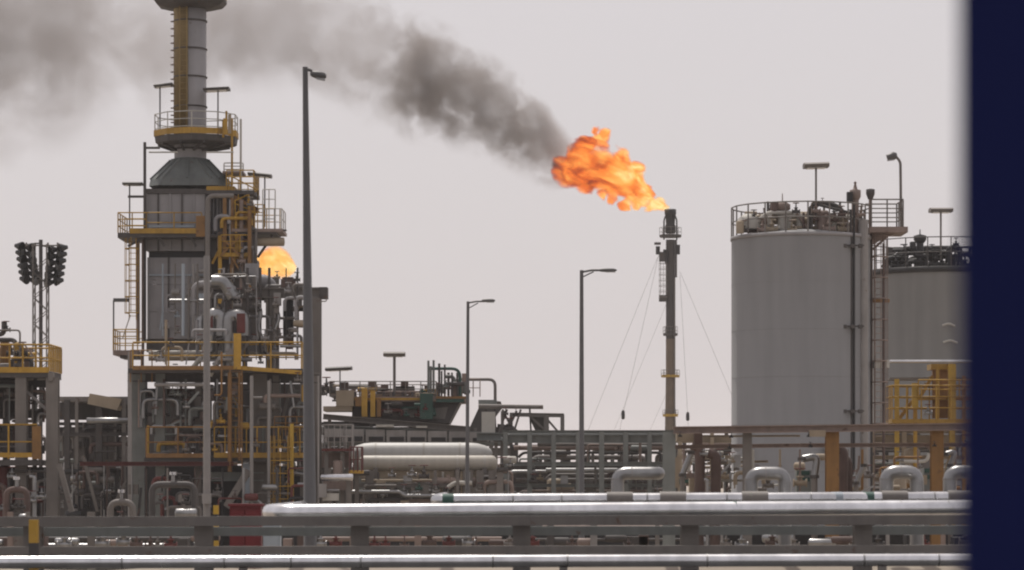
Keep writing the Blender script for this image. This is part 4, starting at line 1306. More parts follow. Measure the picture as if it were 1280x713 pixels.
# ------------------------------------------------------------------ tanks
def tank():
    D = 133.0
    t = thing('storage_tank', 'nearest big grey round tank with railed roof full of pipework', 'tank', at_base(1001, D))
    c = W(1001, 0, D)
    R = m_(86.5, D)
    zt = W(0, 291, D - R).z
    obj('shell', MB().lathe((c.x, D, 0), [(R * 1.01, 0.0), (R * 1.01, .15), (R, .16), (R, zt)], 72), M['tank'], t)
    obj('roof', MB().lathe((c.x, D, 0), [(R * 1.0, zt + .0), (R * .999, zt + .05), (R * .5, zt + .3), (0.001, zt + .4)], 48), M['tank'], t)
    obj('kerb_angle', MB().lathe((c.x, D, 0), [(R, zt - .1), (R * 1.015, zt - .1), (R * 1.015, zt + .06), (R * 1.002, zt + .06)], 72), M['casing'], t)
    ring = [Vector((c.x + R * 1.0 * cos(a), D + R * 1.0 * sin(a), zt + .05)) for a in [2 * pi * i / 20 for i in range(20)]]
    railing(t, ring, m_(37, D), M['steel'], .95, closed=True, mids=1, r=.035)
    for k in range(1, 7):
        z = zt * k / 7
        obj('weld_seam', MB().lathe((c.x, D, 0), [(R - .01, z - .02), (R + .004, z - .008), (R + .004, z + .008), (R - .01, z + .02)], 72), M['tank'], t)
    d = D - 1.2
    al = M['offwhite']
    sd = M['brown']
    # roof gear
    vdrum(t, 978, 262, 292, 6, d, M['offwhite'], 'vent'); 
    obj('vent_head', MB().lathe(W(978, 262, d), [(m_(5, d), -.1), (m_(10, d), .0), (m_(10, d), m_(6, d)), (m_(4, d), m_(10, d)), (.03, m_(10, d)), (.02, m_(20, d))], 14), sd, t)
    vdrum(t, 968, 252, 266, 5, d - .2, M['rust'], 'vent')
    pipe(t, [(962, 268), (962, 285), (975, 285)], 3, d - .4, al, .2)
    obj('hatch', MB().lathe(W(936, 287, d), [(m_(16, d), 0), (m_(14, d), m_(13, d)), (m_(6, d), m_(19, d)), (.02, m_(20, d))], 18), al, t)
    vdrum(t, 925, 276, 292, 5, d - .8, M['tan'], 'drum')
    pipe(t, [(945, 280), (958, 266), (992, 266)], 2.6, d - .3, al, .3)
    pipe(t, [(945, 290), (945, 272), (955, 272)], 4, d + 1, M['tan'], .3)
    pipe(t, [(985, 292), (985, 268), (1000, 268), (1000, 292)], 4.5, d + .3, al, .3)
    pipe(t, [(960, 270), (1010, 270)], 4, d + .8, M['tan'], .3)
    pipe(t, [(1012, 292), (1012, 260), (1024, 254), (1046, 257), (1056, 268)], 3.2, d, M['steel_dark'], .4)
    pipe(t, [(1018, 255), (1062, 266)], 1.8, d - .5, M['steel_dark'], .4)
    vdrum(t, 1028, 270, 292, 7, d - .2, M['brown'], 'drum')
    hdrum(t, 1008, 1036, 268, 5, d + .2, M['brown'], 'drum', 12)
    pipe(t, [(1005, 276), (1060, 276)], 4.2, d + .6, M['tan'])
    pipe(t, [(1042, 292), (1042, 272), (1070, 272), (1070, 292)], 3.5, d - .3, M['offwhite'], .3)
    vdrum(t, 1069, 238, 292, 4.6, d - .3, M['brown'], 'vent')
    obj('vent_head', MB().lathe(W(1069, 246, d - .3), [(m_(5, d), -.15), (m_(7, d), 0), (m_(7, d), m_(8, d)), (m_(3, d), m_(9, d)), (.04, m_(16, d)), (.08, m_(17, d)), (.02, m_(19, d))], 14), sd, t)
    bx(t, 1059, 240, 1066, 252, d - .8, .3, M['black'], 'box')
    vdrum(t, 1088, 244, 292, 2.2, D - 1, sd, 'vent'); obj('vent_head', MB().lathe(W(1088, 244, D - 1), [(m_(3, d), -.2), (m_(5.5, d), .05), (m_(5.5, d), m_(7, d)), (.02, m_(8, d))], 12), M['steel_dark'], t)
    for x, y, h, m in ((953, 292, 18, 'brown'), (995, 268, 14, 'steel_dark'), (1020, 268, 16, 'brown'), (1036, 292, 22, 'brown'), (1052, 272, 14, 'rust'), (1076, 272, 14, 'brown'), (990, 292, 16, 'tan'), (1054, 292, 20, 'tan'), (965, 292, 20, 'tan'), (929, 292, 16, 'steel_dark'), (1060, 290, 16, 'brown'), (1028, 256, 8, 'steel_dark')):
        valve(t, x, y, d - .7, h, M[m], M['brown'])
    dense(t, 925, 266, 1078, 291, D - 1.8, 70, 181, ('tan', 'brown', 'bronze', 'rust', 'steel_dark', 'brown'), 3.0)
    dense(t, 955, 252, 1062, 272, D - 1.4, 16, 183, ('brown', 'bronze', 'rust', 'steel_dark'), 2.0)
    # pipes down the side
    dd = D - R * .70
    for x, y0, w, m in ((1063.5, 262, 1.6, 'steel_dark'), (1067.5, 256, 1.5, 'black')):
        pipe(t, [(x, y0), (x, 720)], w, dd - .2, M[m], name='downcomer')
    pipe(t, [(1079, 275), (1079, 720)], 6.2, D - R * .56, M['steel_light'], name='downcomer')
    pipe(t, [(1089, 288), (1089, 720)], 2.2, D - R * .15, M['steel_dark'], name='downcomer')
    for y in (307, 408, 514):
        for x in (1056, 1066, 1076):
            obj('clamp', MB().pb(x - 2.5, y - 2, x + 2.5, y + 2.5, dd - .5, .35), M['steel_dark'], t)
        pipe(t, [(1052, y), (1080, y)], 1.0, dd - .4, M['steel_dark'], name='clamp')
    # side platform on brackets and ladder
    bx(t, 1087, 283.5, 1135, 290.5, D - 1.2, 2.4, M['brown'], 'deck')
    obj('bracket', MB().poly([W(1090, 290.5, D - .6), W(1122, 290.5, D - .6), W(1108, 297, D - .6), W(1091, 306, D - .6)], .2), M['brown'], t)
    brace(t, 1091, 312, 1112, 293, D, 3, M['brown'])
    prail(t, 1089, 1129, 283.5, D - 1.1, 34, M['steel'], dep=2.2, sides='r', sp=.8, mids=2, r=.035)
    ladder(t, 1099, 293, 720, D - .4, 12, M['brown'], cage=.5, hoop_px=26, hoop_from=190)
    pipe(t, [(1104.5, 305), (1104.5, 720)], 1.7, D - .9, M['rust'], name='riser_pipe')
    bx(t, 1092, 374, 1112, 378, D - .5, .3, M['orange'], 'bracket')
    bx(t, 1093, 450, 1112, 460, D - .9, .5, M['offwhite'], 'junction_box')
    # faint stencils and nozzles low on the shell
    for x in (922, 1035):
        obj('nozzle', MB().tube([W(x, 560, D - R * .6), W(x, 560, D - R * 1.1)], m_(5, D), 14), M['tank'], t)
    return t
tank()
deck_light('flat light on a tall pole over the roof of the nearest tank', 1020, 207, 284, 131.5, 31, 6, -.5, 0, M['steel'], 1.4)
deck_light('flat light on a pole over the roof of the farther tank', 1176, 263, 332, 176, 28, 5, 0, 0, M['steel'], 1.3)

def bent_lamp():
    d = 132
    t = thing('bent_lamp', 'curved neck lamp post at the tank roof edge platform', 'lamp', W(1126, 286, d))
    pts = fillet([W(1126.5, 284, d), W(1125.5, 202, d), W(1119, 195, d)], .35, 5)
    obj('pole', MB().tube(pts, m_(1.7, d), 8), M['steel'], t)
    p, q = W(1121, 196, d), W(1109, 197, d)
    h = MB().tube([p + Vector((0, 0, .06)), p.lerp(q, .3) + Vector((0, 0, .05)), q + Vector((0, 0, -.02))], [.12, .2, .16], 10)
    hd = obj('lamp_head', h, M['lamp'], t)
    obj('lens', MB().beam(p.lerp(q, .3) - Vector((0, 0, .13)), q - Vector((0, 0, .14)), .22, .05), M['glass'], hd)
    obj('bracket', MB().pb(1116, 191, 1118.5, 197, d - .1, .2), M['lamp'], hd)
bent_lamp()

def tank_far():
    D = 178.0
    t = thing('storage_tank', 'farther grey tank partly hidden behind the yellow stair tower and navy post', 'tank', at_base(1175, D))
    c = W(1175, 0, D)
    R = m_(90, D)
    zt = W(0, 337, D - R).z
    obj('shell', MB().lathe((c.x, D, 0), [(R * 1.01, 0.0), (R * 1.01, .15), (R, .16), (R, zt)], 64), M['tank2'], t)
    obj('roof', MB().lathe((c.x, D, 0), [(R, zt), (R * .999, zt + .05), (R * .5, zt + .3), (0.001, zt + .4)], 40), M['tank2'], t)
    obj('kerb_angle', MB().lathe((c.x, D, 0), [(R, zt - .12), (R * 1.02, zt - .12), (R * 1.02, zt + .22), (R * 1.0, zt + .22)], 64), M['black'], t)
    ring = [Vector((c.x + R * cos(a), D + R * sin(a), zt + .2)) for a in [2 * pi * i / 20 for i in range(20)]]
    railing(t, ring, m_(36, D), M['steel_dark'], 1.2, closed=True, mids=1, r=.035)
    d = D - 1.5
    bk = M['black']
    vdrum(t, 1150, 299, 337, 4.5, d, bk, 'vent')
    obj('vent_head', MB().lathe(W(1150, 300, d), [(m_(5, d), -.2), (m_(8, d), 0), (m_(8, d), m_(5, d)), (.04, m_(7, d)), (.03, m_(13, d))], 12), bk, t)
    vdrum(t, 1141, 302, 312, 4, d - .3, bk, 'vent')
    pipe(t, [(1142, 308), (1142, 320), (1158, 320), (1158, 337)], 2.5, d - .2, bk, .3)
    pipe(t, [(1108, 337), (1108, 323), (1135, 323), (1135, 337)], 3.5, d, bk, .4)
    pipe(t, [(1108, 330), (1210, 318)], 2.8, d + .4, bk, .4)
    pipe(t, [(1185, 337), (1185, 310), (1200, 308), (1200, 337)], 3.6, d, bk, .4)
    pipe(t, [(1192, 337), (1192, 318), (1215, 318), (1215, 337)], 3.2, d + .5, bk, .4)
    pipe(t, [(1160, 316), (1190, 316)], 3.2, d + .2, bk)
    for x, y, h in ((1130, 322, 16), (1120, 337, 18), (1170, 337, 24), (1165, 318, 12), (1178, 337, 18), (1128, 337, 18), (1206, 337, 20), (1195, 308, 10)):
        valve(t, x, y, d - .6, h, bk, bk)
    dense(t, 1108, 308, 1225, 334, D - 2, 30, 182, ('black', 'steel_dark', 'black'), 3.0)
    for x, y, a in ((1186, 406, 8), (1188, 427, 9)):
        pipe(t, [(x - a, y + 1), (x, y - 2), (x + a, y + 2)], 1.4, D - R - .3, M['offwhite'], .2, name='nozzle')
    return t
tank_far()

def stair_tower():
    D = 140.0
    t = thing('stair_tower', 'yellow painted stair tower between the two tanks above the brown beam', 'stair tower', at_base(1165, D))
    mY, mB = M['yellow'], M['yellow_bright']
    pipe(t, [(1112, 452), (1240, 452)], 2.0, D - .3, M['alu'], name='header_pipe')
    bx(t, 1112, 472, 1240, 475, D + 1.2, 1.6, M['steel'], 'deck')
    for x, w, y0 in ((1121, 5.5, 474), (1144, 4.5, 479), (1190, 7, 455), (1172, 4, 460), (1205, 4.5, 470)):
        column(t, x, y0, 720, D, w, mB if x in (1190, 1121) else mY)
    bx(t, 1140, 479, 1148, 511, D - .3, .15, mB, 'gate_panel')
    bx(t, 1164, 455, 1193, 462, D + .2, 1.4, mY, 'deck')
    bx(t, 1166, 462, 1186, 523, D + 1.0, .3, M['orange'], 'screen')
    bx(t, 1186, 455, 1195, 526, D - .3, .3, mB, 'gate_panel')
    bx(t, 1115, 524, 1225, 529, D - .4, 2.4, mY, 'deck')
    prail(t, 1115, 1225, 524, D - .45, 42, mY, dep=2.2, sides='l', sp=.75, mids=2, r=.035)
    prail(t, 1148, 1225, 499, D - .4, 24, mY, sp=.9, mids=1, r=.035)
    bx(t, 1148, 498, 1225, 500, D + .3, 1, mY, 'deck')
    for a in ((1124, 524, 1142, 500), (1148, 500, 1166, 470)):
        for k in (0, .8):
            hbeam(t, a[0], a[1], a[2], a[3], D + 1 + k, 4, mY, 'stringer', .06)
        for i in range(8):
            x, y = a[0] + (a[2] - a[0]) * (i + .5) / 8, a[1] + (a[3] - a[1]) * (i + .5) / 8
            q = W(x, y, D + 1)
            obj('step', MB().box(q.x - .12, q.x + .12, D + 1.03, D + 1.77, q.z, q.z + .03), mY, t)
    for x, y, h in ((1160, 520, 14), (1128, 590, 18), (1150, 592, 16), (1208, 560, 16)):
        valve(t, x, y, D - .8, h, M['alu_dull'])
    vdrum(t, 1140, 560, 720, 10, D + 1, M['tan'], 'vessel')
    vdrum(t, 1155, 574, 720, 8, D + .4, M['steel'], 'vessel')
    pipe(t, [(1125, 577), (1158, 577), (1162, 567)], 2.2, D - 1, M['offwhite'], .2)
stair_tower()

# ------------------------------------------------------------------ brown rack on the sunny side
def brown_rack():
    D = 88.0
    t = thing('pipe_rack', 'brown steel rack with ochre columns crossing in front of the tanks', 'pipe rack', at_base(1030, D))
    br = M['brown']
    hbeam(t, 842, 538, 1260, 533, D, 9, br, wid=.3)
    hbeam(t, 842, 559, 1000, 557, D + 1.5, 5, br, wid=.2)
    hbeam(t, 1000, 557, 1260, 556, D + 1.2, 5, br, wid=.2)
    hbeam(t, 842, 546, 1000, 545, D + 3, 2.5, M['tan'], wid=.15)
    for x, w, m, y0 in ((836, 15, 'greengrey', 540), (934, 11, 'steel', 540), (1040, 16, 'orange', 538), (1171, 15, 'orange', 536), (1275, 15, 'orange', 535)):
        column(t, x, y0, 980, D + .3, w, M[m])
    # sagging rusty bends hanging under the beam
    for x, y0, s in ((873, 556, 1), (893, 566, 1), (1052, 560, 1), (1058, 572, .9)):
        pipe(t, [(x - 8, y0), (x + 2, y0 + 4), (x + 2, y0 + 24), (x - 1, 760)], 6.5 * s, D + 2.2 + (x % 5) * .2, M['rust'], .5, 12)
    bx(t, 846, 541, 876, 552, D + .8, .6, M['tan'], 'junction_box')
    bx(t, 868, 541, 878, 556, D + .5, .5, M['rust'], 'bracket')
    bx(t, 1012, 538, 1032, 546, D - .4, .3, M['tan'], 'bracket')
    for x, y in ((850, 541), (914, 542), (1013, 554), (1011, 541), (1168, 553), (912, 556)):
        valve(t, x, y + 6, D - .3, 7, M['black'], M['black'])
    hbeam(t, 884, 579, 960, 577, D + 6, 3, M['tan'], wid=.2)
    hbeam(t, 880, 601, 930, 601, D + 5, 3, M['offwhite'], wid=.2)
    bx(t, 843, 572, 850, 610, D + 4, .6, M['tan'], 'cabinet')
    bx(t, 862, 598, 868, 618, D + 3, .5, M['tan'], 'cabinet')
    pipe(t, [(880, 600), (884, 600), (884, 760)], 2, D + 1, M['alu_dull'], .2)
    for x, y, h, m in ((900, 578, 16, 'alu_dull'), (915, 580, 14, 'offwhite'), (855, 606, 16, 'green'), (905, 600, 16, 'tan'), (1000, 610, 24, 'tan'), (890, 616, 20, 'alu_dull'), (1070, 616, 18, 'tan'), (1085, 600, 18, 'steel'), (960, 612, 20, 'steel'), (1140, 612, 18, 'orange')):
        valve(t, x, y, D + 4, h, M[m], M['darkred'])
    bx(t, 996, 588, 1014, 615, D + 4.5, .6, M['greengrey'], 'cabinet')
    for y in (589, 597): bx(t, 997, y, 1012, y + 5, D + 4.44, .05, M['green'], 'panel')
    bx(t, 1155, 585, 1164, 612, D + 4.5, .6, M['greengrey'], 'cabinet')
    for y in (586, 594): bx(t, 1156, y, 1163, y + 5, D + 4.44, .05, M['green'], 'panel')
    for x in (1018, 1088):
        vdrum(t, x + 36, 590, 900, 9, D + 7, M['tan'], 'vessel')
    dense(t, 846, 562, 1030, 615, D + 3, 26, 161, ('tan', 'steel', 'brown', 'alu_dull', 'offwhite'), 3)
    dense(t, 1048, 562, 1200, 615, D + 3, 26, 162, ('tan', 'steel', 'brown', 'alu_dull', 'orange'), 3)
    return t
brown_rack()
def flex(label, x0, y0, x1, y1, d, r, m, bend=None):
    t = thing('flexible_hose', label, 'hose', W(x1, y1, d), 'corrugated lagged hoses')
    p, q = W(x0, y0, d), W(x1, y1, d)
    rr = m_(r, d)
    mid = [p, q] if not bend else fillet([W(bend[0], bend[1], d), p, q], .35, 6)
    n = 26
    L = [mid[0]]
    tot = []
    for a, b in zip(mid[:-1], mid[1:]):
        k = max(2, int((b - a).length / .045))
        for i in range(1, k + 1): L.append(a.lerp(b, i / k))
    obj('hose', MB().tube(L, [rr * (1.0 if i % 2 else .86) for i in range(len(L))], 12), m, t)
    for e in (L[0], L[-1]):
        obj('coupling', MB().tube([e - Vector((0, 0, .05)), e + Vector((0, 0, .05))], rr * 1.2, 12), M['steel_dark'], t)
    b = Vector((q.x, q.y, 0))
    obj('standpipe', MB().tube([q, b], rr * .8, 10), M['steel'], t)
    return t
flex('corrugated silver hose leaning beside the rusty bends near the flare foot', 864, 566, 853, 594, 89.5, 4, M['alu_dull'])
flex('curved lagged hose with pink tinted end beside the first ochre column', 1022, 570, 1018, 596, 88.5, 5, M['alu_dull'], (1003, 574))
flex('thin slanted lagged hose between the two ochre columns', 1080, 582, 1070, 604, 90, 3.6, M['alu_dull'])
flex('small forked hose standing beside the second ochre column', 1194, 564, 1188, 582, 89, 3.6, M['alu_dull'], (1182, 568))

# ------------------------------------------------------------------ low clutter seen through the front rack
def low_clutter(label, x0, x1, d, seed, n):
    rng = random.Random(seed)
    t = thing('pipe_sleeper_bank', label, 'pipework', at_base((x0 + x1) / 2, d), 'ground level pipe banks behind the front rack')
    for i in range(5):
        y = 655 + i * 9 + rng.random() * 4
        a, b = x0 + rng.random() * 40, x1 - rng.random() * 40
        pipe(t, [(a, y), (b, y)], 1.8 + rng.random() * 2.2, d + 2 + i * 1.2, M[rng.choice(['steel_dark', 'steel', 'rust', 'alu_dull', 'brown'])])
    for i in range(n):
        x = x0 + (x1 - x0) * (i + rng.random()) / n
        y = 684 + rng.random() * 4
        k = rng.random()
        if k < .4: valve(t, x, y, d - rng.random(), 16 + rng.random() * 10, M[rng.choice(['steel', 'alu_dull', 'steel_dark', 'rust', 'darkred'])], M[rng.choice(['darkred', 'steel_dark', 'steel_light', 'steel_dark', 'steel_dark'])])
        elif k < .6: column(t, x, 640, 760, d + .5, 4 + rng.random() * 5, M[rng.choice(['steel', 'steel_light', 'steel_dark', 'brown'])])
        elif k < .8: hdrum(t, x, x + 18 + rng.random() * 24, 672 + rng.random() * 8, 4 + rng.random() * 3, d + .6, M[rng.choice(['steel_dark', 'alu_dull', 'brown', 'rust'])], 'drum', 12)
        else: bx(t, x, 668 + rng.random() * 6, x + 10 + rng.random() * 20, 745, d + 1, .8, M[rng.choice(['steel_dark', 'black', 'brown', 'steel', 'rust'])], 'cabinet')
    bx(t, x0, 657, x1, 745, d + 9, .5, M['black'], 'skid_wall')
    return t
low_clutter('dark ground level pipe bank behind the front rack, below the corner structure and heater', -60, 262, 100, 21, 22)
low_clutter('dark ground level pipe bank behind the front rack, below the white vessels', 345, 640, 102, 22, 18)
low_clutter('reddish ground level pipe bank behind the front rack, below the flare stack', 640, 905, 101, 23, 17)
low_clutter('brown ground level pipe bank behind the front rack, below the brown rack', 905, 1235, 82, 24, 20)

# ------------------------------------------------------------------ flame and smoke
def plume_mesh(pts, D, n=22, seed=1, lump=.14, scale=1.12, depth=1.0):
    """closed lumpy tube along a spine of (column, row, radius) at distance D"""
    rng = random.Random(seed)
    ph = [rng.random() * 6.28 for _ in range(8)]
    P = [(W(x, y, D), m_(r, D)) for x, y, r in pts]
    ring, fs = [], []
    # resample
    Q = []
    for (a, ra), (b, rb) in zip(P[:-1], P[1:]):
        k = max(2, int((b - a).length / max(.6, .35 * (ra + rb) / 2)))
        for i in range(k):
            t = i / k
            Q.append((a.lerp(b, t), ra + (rb - ra) * t))
    Q.append(P[-1])
    m = len(Q)
    for i, (c, r) in enumerate(Q):
        a, b = Q[max(i - 1, 0)][0], Q[min(i + 1, m - 1)][0]
        tg = (b - a).normalized()
        u = Vector((0, 1, 0))
        w = tg.cross(u).normalized()
        for k in range(n):
            an = 2 * pi * k / n
            f = 1 + lump * (sin(3 * an + ph[0] + i * .9) * .5 + sin(2 * an + ph[1] - i * .6) * .5 + .6 * sin(i * 1.1 + ph[2]))
            ring.append(c + u * cos(an) * r * scale * depth * f + w * sin(an) * r * scale * f)
    for i in range(m - 1):
        for k in range(n):
            k2 = (k + 1) % n
            fs.append((i * n + k, i * n + k2, (i + 1) * n + k2, (i + 1) * n + k))
    fs += [tuple(range(n))[::-1], tuple(range((m - 1) * n, m * n))]
    mb = MB().add(ring, fs, True)
    return mb

def curve_node(N, L, src, pts, lo, hi):
    """float curve through (t, value) with values mapped from lo..hi"""
    fc = N.new('ShaderNodeFloatCurve')
    c = fc.mapping.curves[0]
    vals = [(t, (v - lo) / (hi - lo)) for t, v in pts]
    c.points[0].location = vals[0]
    c.points[1].location = vals[-1]
    for t, v in vals[1:-1]: c.points.new(t, v)
    fc.mapping.update()
    L.new(src, fc.inputs['Value'])
    mr = N.new('ShaderNodeMath'); mr.operation = 'MULTIPLY_ADD'
    mr.inputs[1].default_value = hi - lo; mr.inputs[2].default_value = lo
    L.new(fc.outputs[0], mr.inputs[0])
    return mr.outputs[0]
def math_(N, L, op, a, b=None, c=None, clamp=False):
    n = N.new('ShaderNodeMath'); n.operation = op; n.use_clamp = clamp
    for i, v in enumerate((a, b, c)):
        if v is None: continue
        if isinstance(v, (int, float)): n.inputs[i].default_value = v
        else: L.new(v, n.inputs[i])
    return n.outputs[0]

def plume_nodes(m, pts, D, x0, x1, noise_scale, detail, rough, amp, soft, off, distort=.4, stretch=1.0, seedv=0.0, edge=1.0, far_scale=0, blobs=None, flow=None, fade=False):
    """returns node sockets: t (0..1 along the plume), body (0..1 shape mask), noise"""
    m.use_nodes = True
    N, L = m.node_tree.nodes, m.node_tree.links
    N.clear()
    tc = N.new('ShaderNodeTexCoord')
    sp = N.new('ShaderNodeSeparateXYZ')
    L.new(tc.outputs['Object'], sp.inputs[0])
    s = D / F
    xa, xb = (x0 - 640) * s - off.x, (x1 - 640) * s - off.x
    t = math_(N, L, 'DIVIDE', math_(N, L, 'SUBTRACT', sp.outputs[0], xa), xb - xa, clamp=True)
    tt = lambda x: (x - x0) / (x1 - x0)
    zs = [(tt(x), CAM_H + (YH - y) * s - off.z) for x, y, r in pts]
    rs = [(tt(x), r * s) for x, y, r in pts]
    zc = curve_node(N, L, t, zs, min(z for _, z in zs) - 1, max(z for _, z in zs) + 1)
    rr = curve_node(N, L, t, rs, 0, max(r for _, r in rs) * 1.02)
    dz = math_(N, L, 'SUBTRACT', sp.outputs[2], zc)
    dy = math_(N, L, 'SUBTRACT', sp.outputs[1], D - off.y)
    dd = math_(N, L, 'SQRT', math_(N, L, 'ADD', math_(N, L, 'MULTIPLY', dz, dz), math_(N, L, 'MULTIPLY', dy, dy)))
    dist = math_(N, L, 'DIVIDE', dd, rr)
    # eddies measured in metres, small near the source and larger down the plume
    cv = N.new('ShaderNodeVectorMath'); cv.operation = 'ADD'; cv.inputs[1].default_value = (seedv * 7, seedv * 3, seedv)
    L.new(tc.outputs['Object'], cv.inputs[0])
    src = tc.outputs['Object']
    if flow is not None:
        mp = N.new('ShaderNodeMapping'); mp.vector_type = 'POINT'
        mp.inputs['Rotation'].default_value = (0, flow, 0); mp.inputs['Scale'].default_value = (1, 1, 1)
        L.new(cv.outputs[0], mp.inputs['Vector'])
        sc_ = N.new('ShaderNodeVectorMath'); sc_.operation = 'MULTIPLY'; sc_.inputs[1].default_value = (.5, 1, 1)
        L.new(mp.outputs[0], sc_.inputs[0])
        cv = sc_
        wn_ = N.new('ShaderNodeTexNoise'); wn_.inputs['Scale'].default_value = .55; wn_.inputs['Detail'].default_value = 3
        L.new(sc_.outputs[0], wn_.inputs['Vector'])
        sb = N.new('ShaderNodeVectorMath'); sb.operation = 'SUBTRACT'; sb.inputs[1].default_value = (.5, .5, .5)
        L.new(wn_.outputs['Color'], sb.inputs[0])
        wa = N.new('ShaderNodeVectorMath'); wa.operation = 'MULTIPLY_ADD'; 
        L.new(sb.outputs[0], wa.inputs[0]); wa.inputs[1].default_value = (2.6, 2.6, 2.0); L.new(tc.outputs['Object'], wa.inputs[2])
        src = wa.outputs[0]
        w2 = N.new('ShaderNodeVectorMath'); w2.operation = 'MULTIPLY_ADD'; w2.inputs[1].default_value = (.9, .9, .9)
        L.new(sb.outputs[0], w2.inputs[0]); L.new(sc_.outputs[0], w2.inputs[2])
        cv = w2
    nz = N.new('ShaderNodeTexNoise')
    nz.inputs['Scale'].default_value = noise_scale; nz.inputs['Detail'].default_value = detail
    nz.inputs['Roughness'].default_value = rough; nz.inputs['Distortion'].default_value = distort
    L.new(cv.outputs[0], nz.inputs['Vector'])
    nf = nz.outputs['Fac']
    if far_scale:
        nb = N.new('ShaderNodeTexNoise')
        nb.inputs['Scale'].default_value = far_scale; nb.inputs['Detail'].default_value = detail - 1
        nb.inputs['Roughness'].default_value = rough; nb.inputs['Distortion'].default_value = distort
        L.new(cv.outputs[0], nb.inputs['Vector'])
        bl = math_(N, L, 'MULTIPLY_ADD', t, 2.6, -.45, True)
        nf = math_(N, L, 'ADD', math_(N, L, 'MULTIPLY', nf, math_(N, L, 'SUBTRACT', 1.0, bl)), math_(N, L, 'MULTIPLY', nb.outputs['Fac'], bl))
    if blobs:
        cur = None
        for i, (bx_, by_, br_) in enumerate(blobs):
            q = W(bx_, by_, D) + Vector((0, 1.4 * sin(i * 2.4) * min(1, br_ / 20), 0))
            ds = N.new('ShaderNodeVectorMath'); ds.operation = 'DISTANCE'
            ds.inputs[1].default_value = q - off
            L.new(src, ds.inputs[0])
            e = math_(N, L, 'DIVIDE', ds.outputs['Value'], br_ * s)
            if cur is None: cur = e
            else:
                sm = N.new('ShaderNodeMath'); sm.operation = 'SMOOTH_MIN'; sm.inputs[2].default_value = .4
                L.new(cur, sm.inputs[0]); L.new(e, sm.inputs[1])
                cur = sm.outputs[0]
        dist = cur
    v = math_(N, L, 'ADD', math_(N, L, 'SUBTRACT', edge, dist), math_(N, L, 'MULTIPLY', math_(N, L, 'SUBTRACT', nf, .5), amp))
    body = math_(N, L, 'DIVIDE', v, soft, clamp=True)
    if fade:                                # thins out well inside the bounding hull
        body = math_(N, L, 'MULTIPLY', body, math_(N, L, 'MULTIPLY_ADD', dist, -1.9, 2.15, True))
    return N, L, t, body, nf, cv.outputs[0], dz, rr

def smoke():
    D = 301.0
    pts = [(724, 212, 20), (700, 198, 44), (672, 174, 57), (640, 150, 62), (600, 129, 68), (560, 110, 74), (520, 97, 79), (480, 80, 80), (420, 60, 84), (340, 46, 74), (250, 40, 98), (150, 40, 118), (50, 52, 138), (-60, 58, 150), (-180, 60, 155)]
    mb = plume_mesh(pts, D, 26, 3, .08, 1.36)
    m = bpy.data.materials.new('smoke')
    o = obj('smoke_plume', mb, m)
    o['kind'] = 'stuff'
    tag(o, 'grey brown smoke drifting from the big flare flame across the sky', 'smoke')
    N, L, t, body, nz, cv, dz, rr = plume_nodes(m, pts, D, 724, -180, .36, 6, .57, 4.8, .42, o.location, .35, 1.0, 3.1, .95, .13, fade=True)
    tt = lambda x: (724 - x) / 904
    dens = curve_node(N, L, t, [(0, .4), (tt(700), .5), (tt(660), .5), (tt(600), .58), (tt(550), .52), (tt(500), .34), (tt(460), .18), (tt(400), .18), (tt(300), .15), (tt(200), .1), (tt(60), .14), (1, .13)], 0, .6)
    n2 = N.new('ShaderNodeTexNoise'); n2.inputs['Scale'].default_value = .16; n2.inputs['Detail'].default_value = 2
    L.new(cv, n2.inputs['Vector'])
    patch = math_(N, L, 'MULTIPLY_ADD', n2.outputs['Fac'], 4.0, -1.4, True)
    patch = math_(N, L, 'MULTIPLY_ADD', patch, .75, .25)
    b2 = body
    d = math_(N, L, 'MULTIPLY', math_(N, L, 'MULTIPLY', dens, b2), patch)
    pv = N.new('ShaderNodeVolumePrincipled')
    pv.inputs['Color'].default_value = (.42, .385, .37, 1)
    pv.inputs['Anisotropy'].default_value = .2
    L.new(d, pv.inputs['Density'])
    out = N.new('ShaderNodeOutputMaterial')
    L.new(pv.outputs[0], out.inputs['Volume'])
    m.cycles.volume_step_rate = .16
smoke()

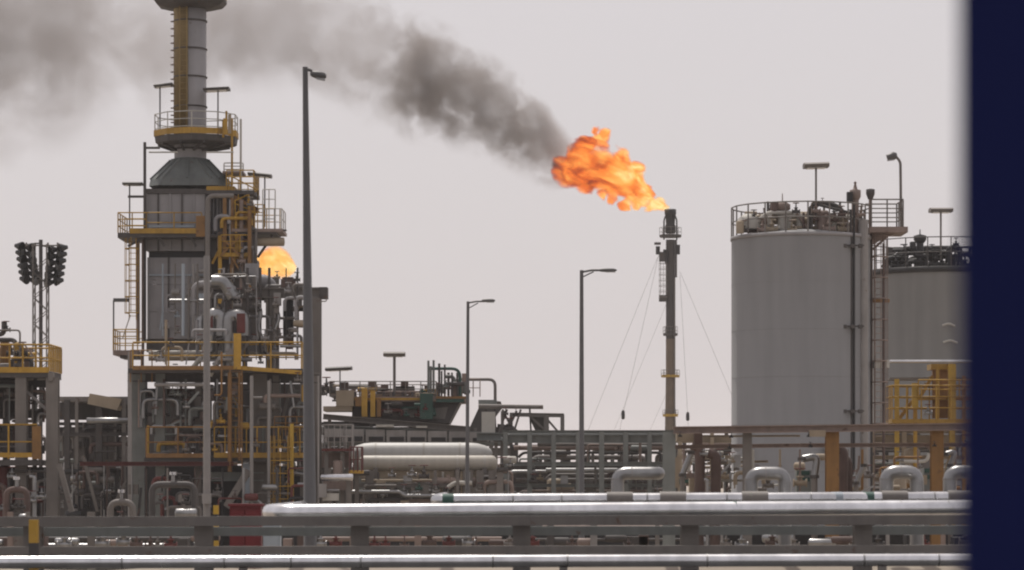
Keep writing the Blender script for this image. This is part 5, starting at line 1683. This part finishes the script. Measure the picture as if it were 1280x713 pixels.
def flame(label, pts, D, x0, x1, heat_pts, ramp, k, seed, ns, amp, lump=.1, soft=.35, group=None, edge=1.0, blobs=None):
    mb = plume_mesh(pts, D, 20, seed, lump, 1.2)
    m = bpy.data.materials.new('flame')
    o = obj('flare_flame', mb, m)
    tag(o, label, 'flame')
    N, L, t, body, nz, cv, dz, rr = plume_nodes(m, pts, D, x0, x1, ns, 5, .6, amp, soft, o.location, .9, .8, seed * 1.7, edge, 0, blobs, radians(-23.8))
    heat = curve_node(N, L, t, heat_pts, 0, 1.2)
    n2 = N.new('ShaderNodeTexNoise'); n2.inputs['Scale'].default_value = ns * 1.3; n2.inputs['Detail'].default_value = 4; n2.inputs['Roughness'].default_value = .6; n2.inputs['Distortion'].default_value = 1.2
    L.new(cv, n2.inputs['Vector'])
    h = math_(N, L, 'ADD', heat, math_(N, L, 'MULTIPLY', math_(N, L, 'SUBTRACT', n2.outputs['Fac'], .5), 2.2))
    h = math_(N, L, 'MULTIPLY', h, math_(N, L, 'MULTIPLY_ADD', body, .35, .65), clamp=True)
    rp = N.new('ShaderNodeValToRGB')
    el = rp.color_ramp.elements
    for i, (p, c) in enumerate(ramp):
        e = el[i] if i < 2 else el.new(p)
        e.position = p; e.color = tuple(c) + (1,)
    L.new(h, rp.inputs[0])
    dn = math_(N, L, 'MULTIPLY', body, 3.2)
    ab = N.new('ShaderNodeVolumeAbsorption'); ab.inputs['Color'].default_value = (0, 0, 0, 1)
    L.new(dn, ab.inputs['Density'])
    em = N.new('ShaderNodeEmission')
    L.new(rp.outputs[0], em.inputs['Color'])
    L.new(math_(N, L, 'MULTIPLY', dn, k), em.inputs['Strength'])
    ad = N.new('ShaderNodeAddShader')
    L.new(ab.outputs[0], ad.inputs[0]); L.new(em.outputs[0], ad.inputs[1])
    out = N.new('ShaderNodeOutputMaterial')
    L.new(ad.outputs[0], out.inputs['Volume'])
    m.cycles.volume_step_rate = .22
    return o
RAMP = [(0.0, (.10, .022, .010)), (.22, (.42, .055, .012)), (.42, (.86, .16, .02)), (.6, (1.0, .31, .045)), (.8, (1.05, .55, .12)), (1.0, (1.1, .82, .36))]
LOBES = [(835, 262, 6), (829, 259, 8), (820, 254, 11), (808, 241, 16), (791, 229, 23), (770, 221, 25), (749, 214, 28), (728, 207, 27), (714, 213, 22), (704, 209, 18), (731, 186, 16), (752, 178, 12), (757, 170, 8), (745, 166, 6.5), (777, 198, 14), (795, 212, 13), (735, 232, 12), (752, 243, 8), (766, 249, 9), (780, 254, 9), (795, 257, 8), (812, 259, 7)]
flame('big orange flame streaming sideways from the tip of the slim flare stack', [(836, 262, 4), (824, 256, 13), (804, 240, 27), (778, 222, 40), (752, 208, 50), (726, 204, 46), (704, 208, 32), (688, 211, 14)], 300, 834, 692,
      [(0, .95), (.15, .85), (.35, .72), (.55, .56), (.75, .4), (.9, .3), (1, .2)], RAMP, 1.12, 11, .5, 1.9, .06, .3, edge=.9, blobs=LOBES)
flame('small rounded yellow flame glowing behind the heater frame', [(370, 336, 5), (364, 334, 13), (355, 331, 19), (343, 329, 22), (331, 330, 21), (323, 332, 16), (314, 335, 6)], 320, 370, 314,
      [(0, 1.1), (.3, 1.0), (.6, .9), (1, .85)], RAMP, 1.1, 5, .5, 1.0, .05, .6)

def haze():
    o = obj('haze', MB().box(-6200, 6200, -500, 9200, -1.0, 82.0), bpy.data.materials.new('haze'))
    o['kind'] = 'stuff'
    m = o.data.materials[0]
    m.use_nodes = True
    N, L = m.node_tree.nodes, m.node_tree.links
    N.clear()
    pv = N.new('ShaderNodeVolumePrincipled')
    pv.inputs['Color'].default_value = (.93, .9, .91, 1)
    pv.inputs['Density'].default_value = .00018
    out = N.new('ShaderNodeOutputMaterial')
    L.new(pv.outputs[0], out.inputs['Volume'])
haze()
for o in bpy.data.objects:
    if '_o' in o: del o['_o']
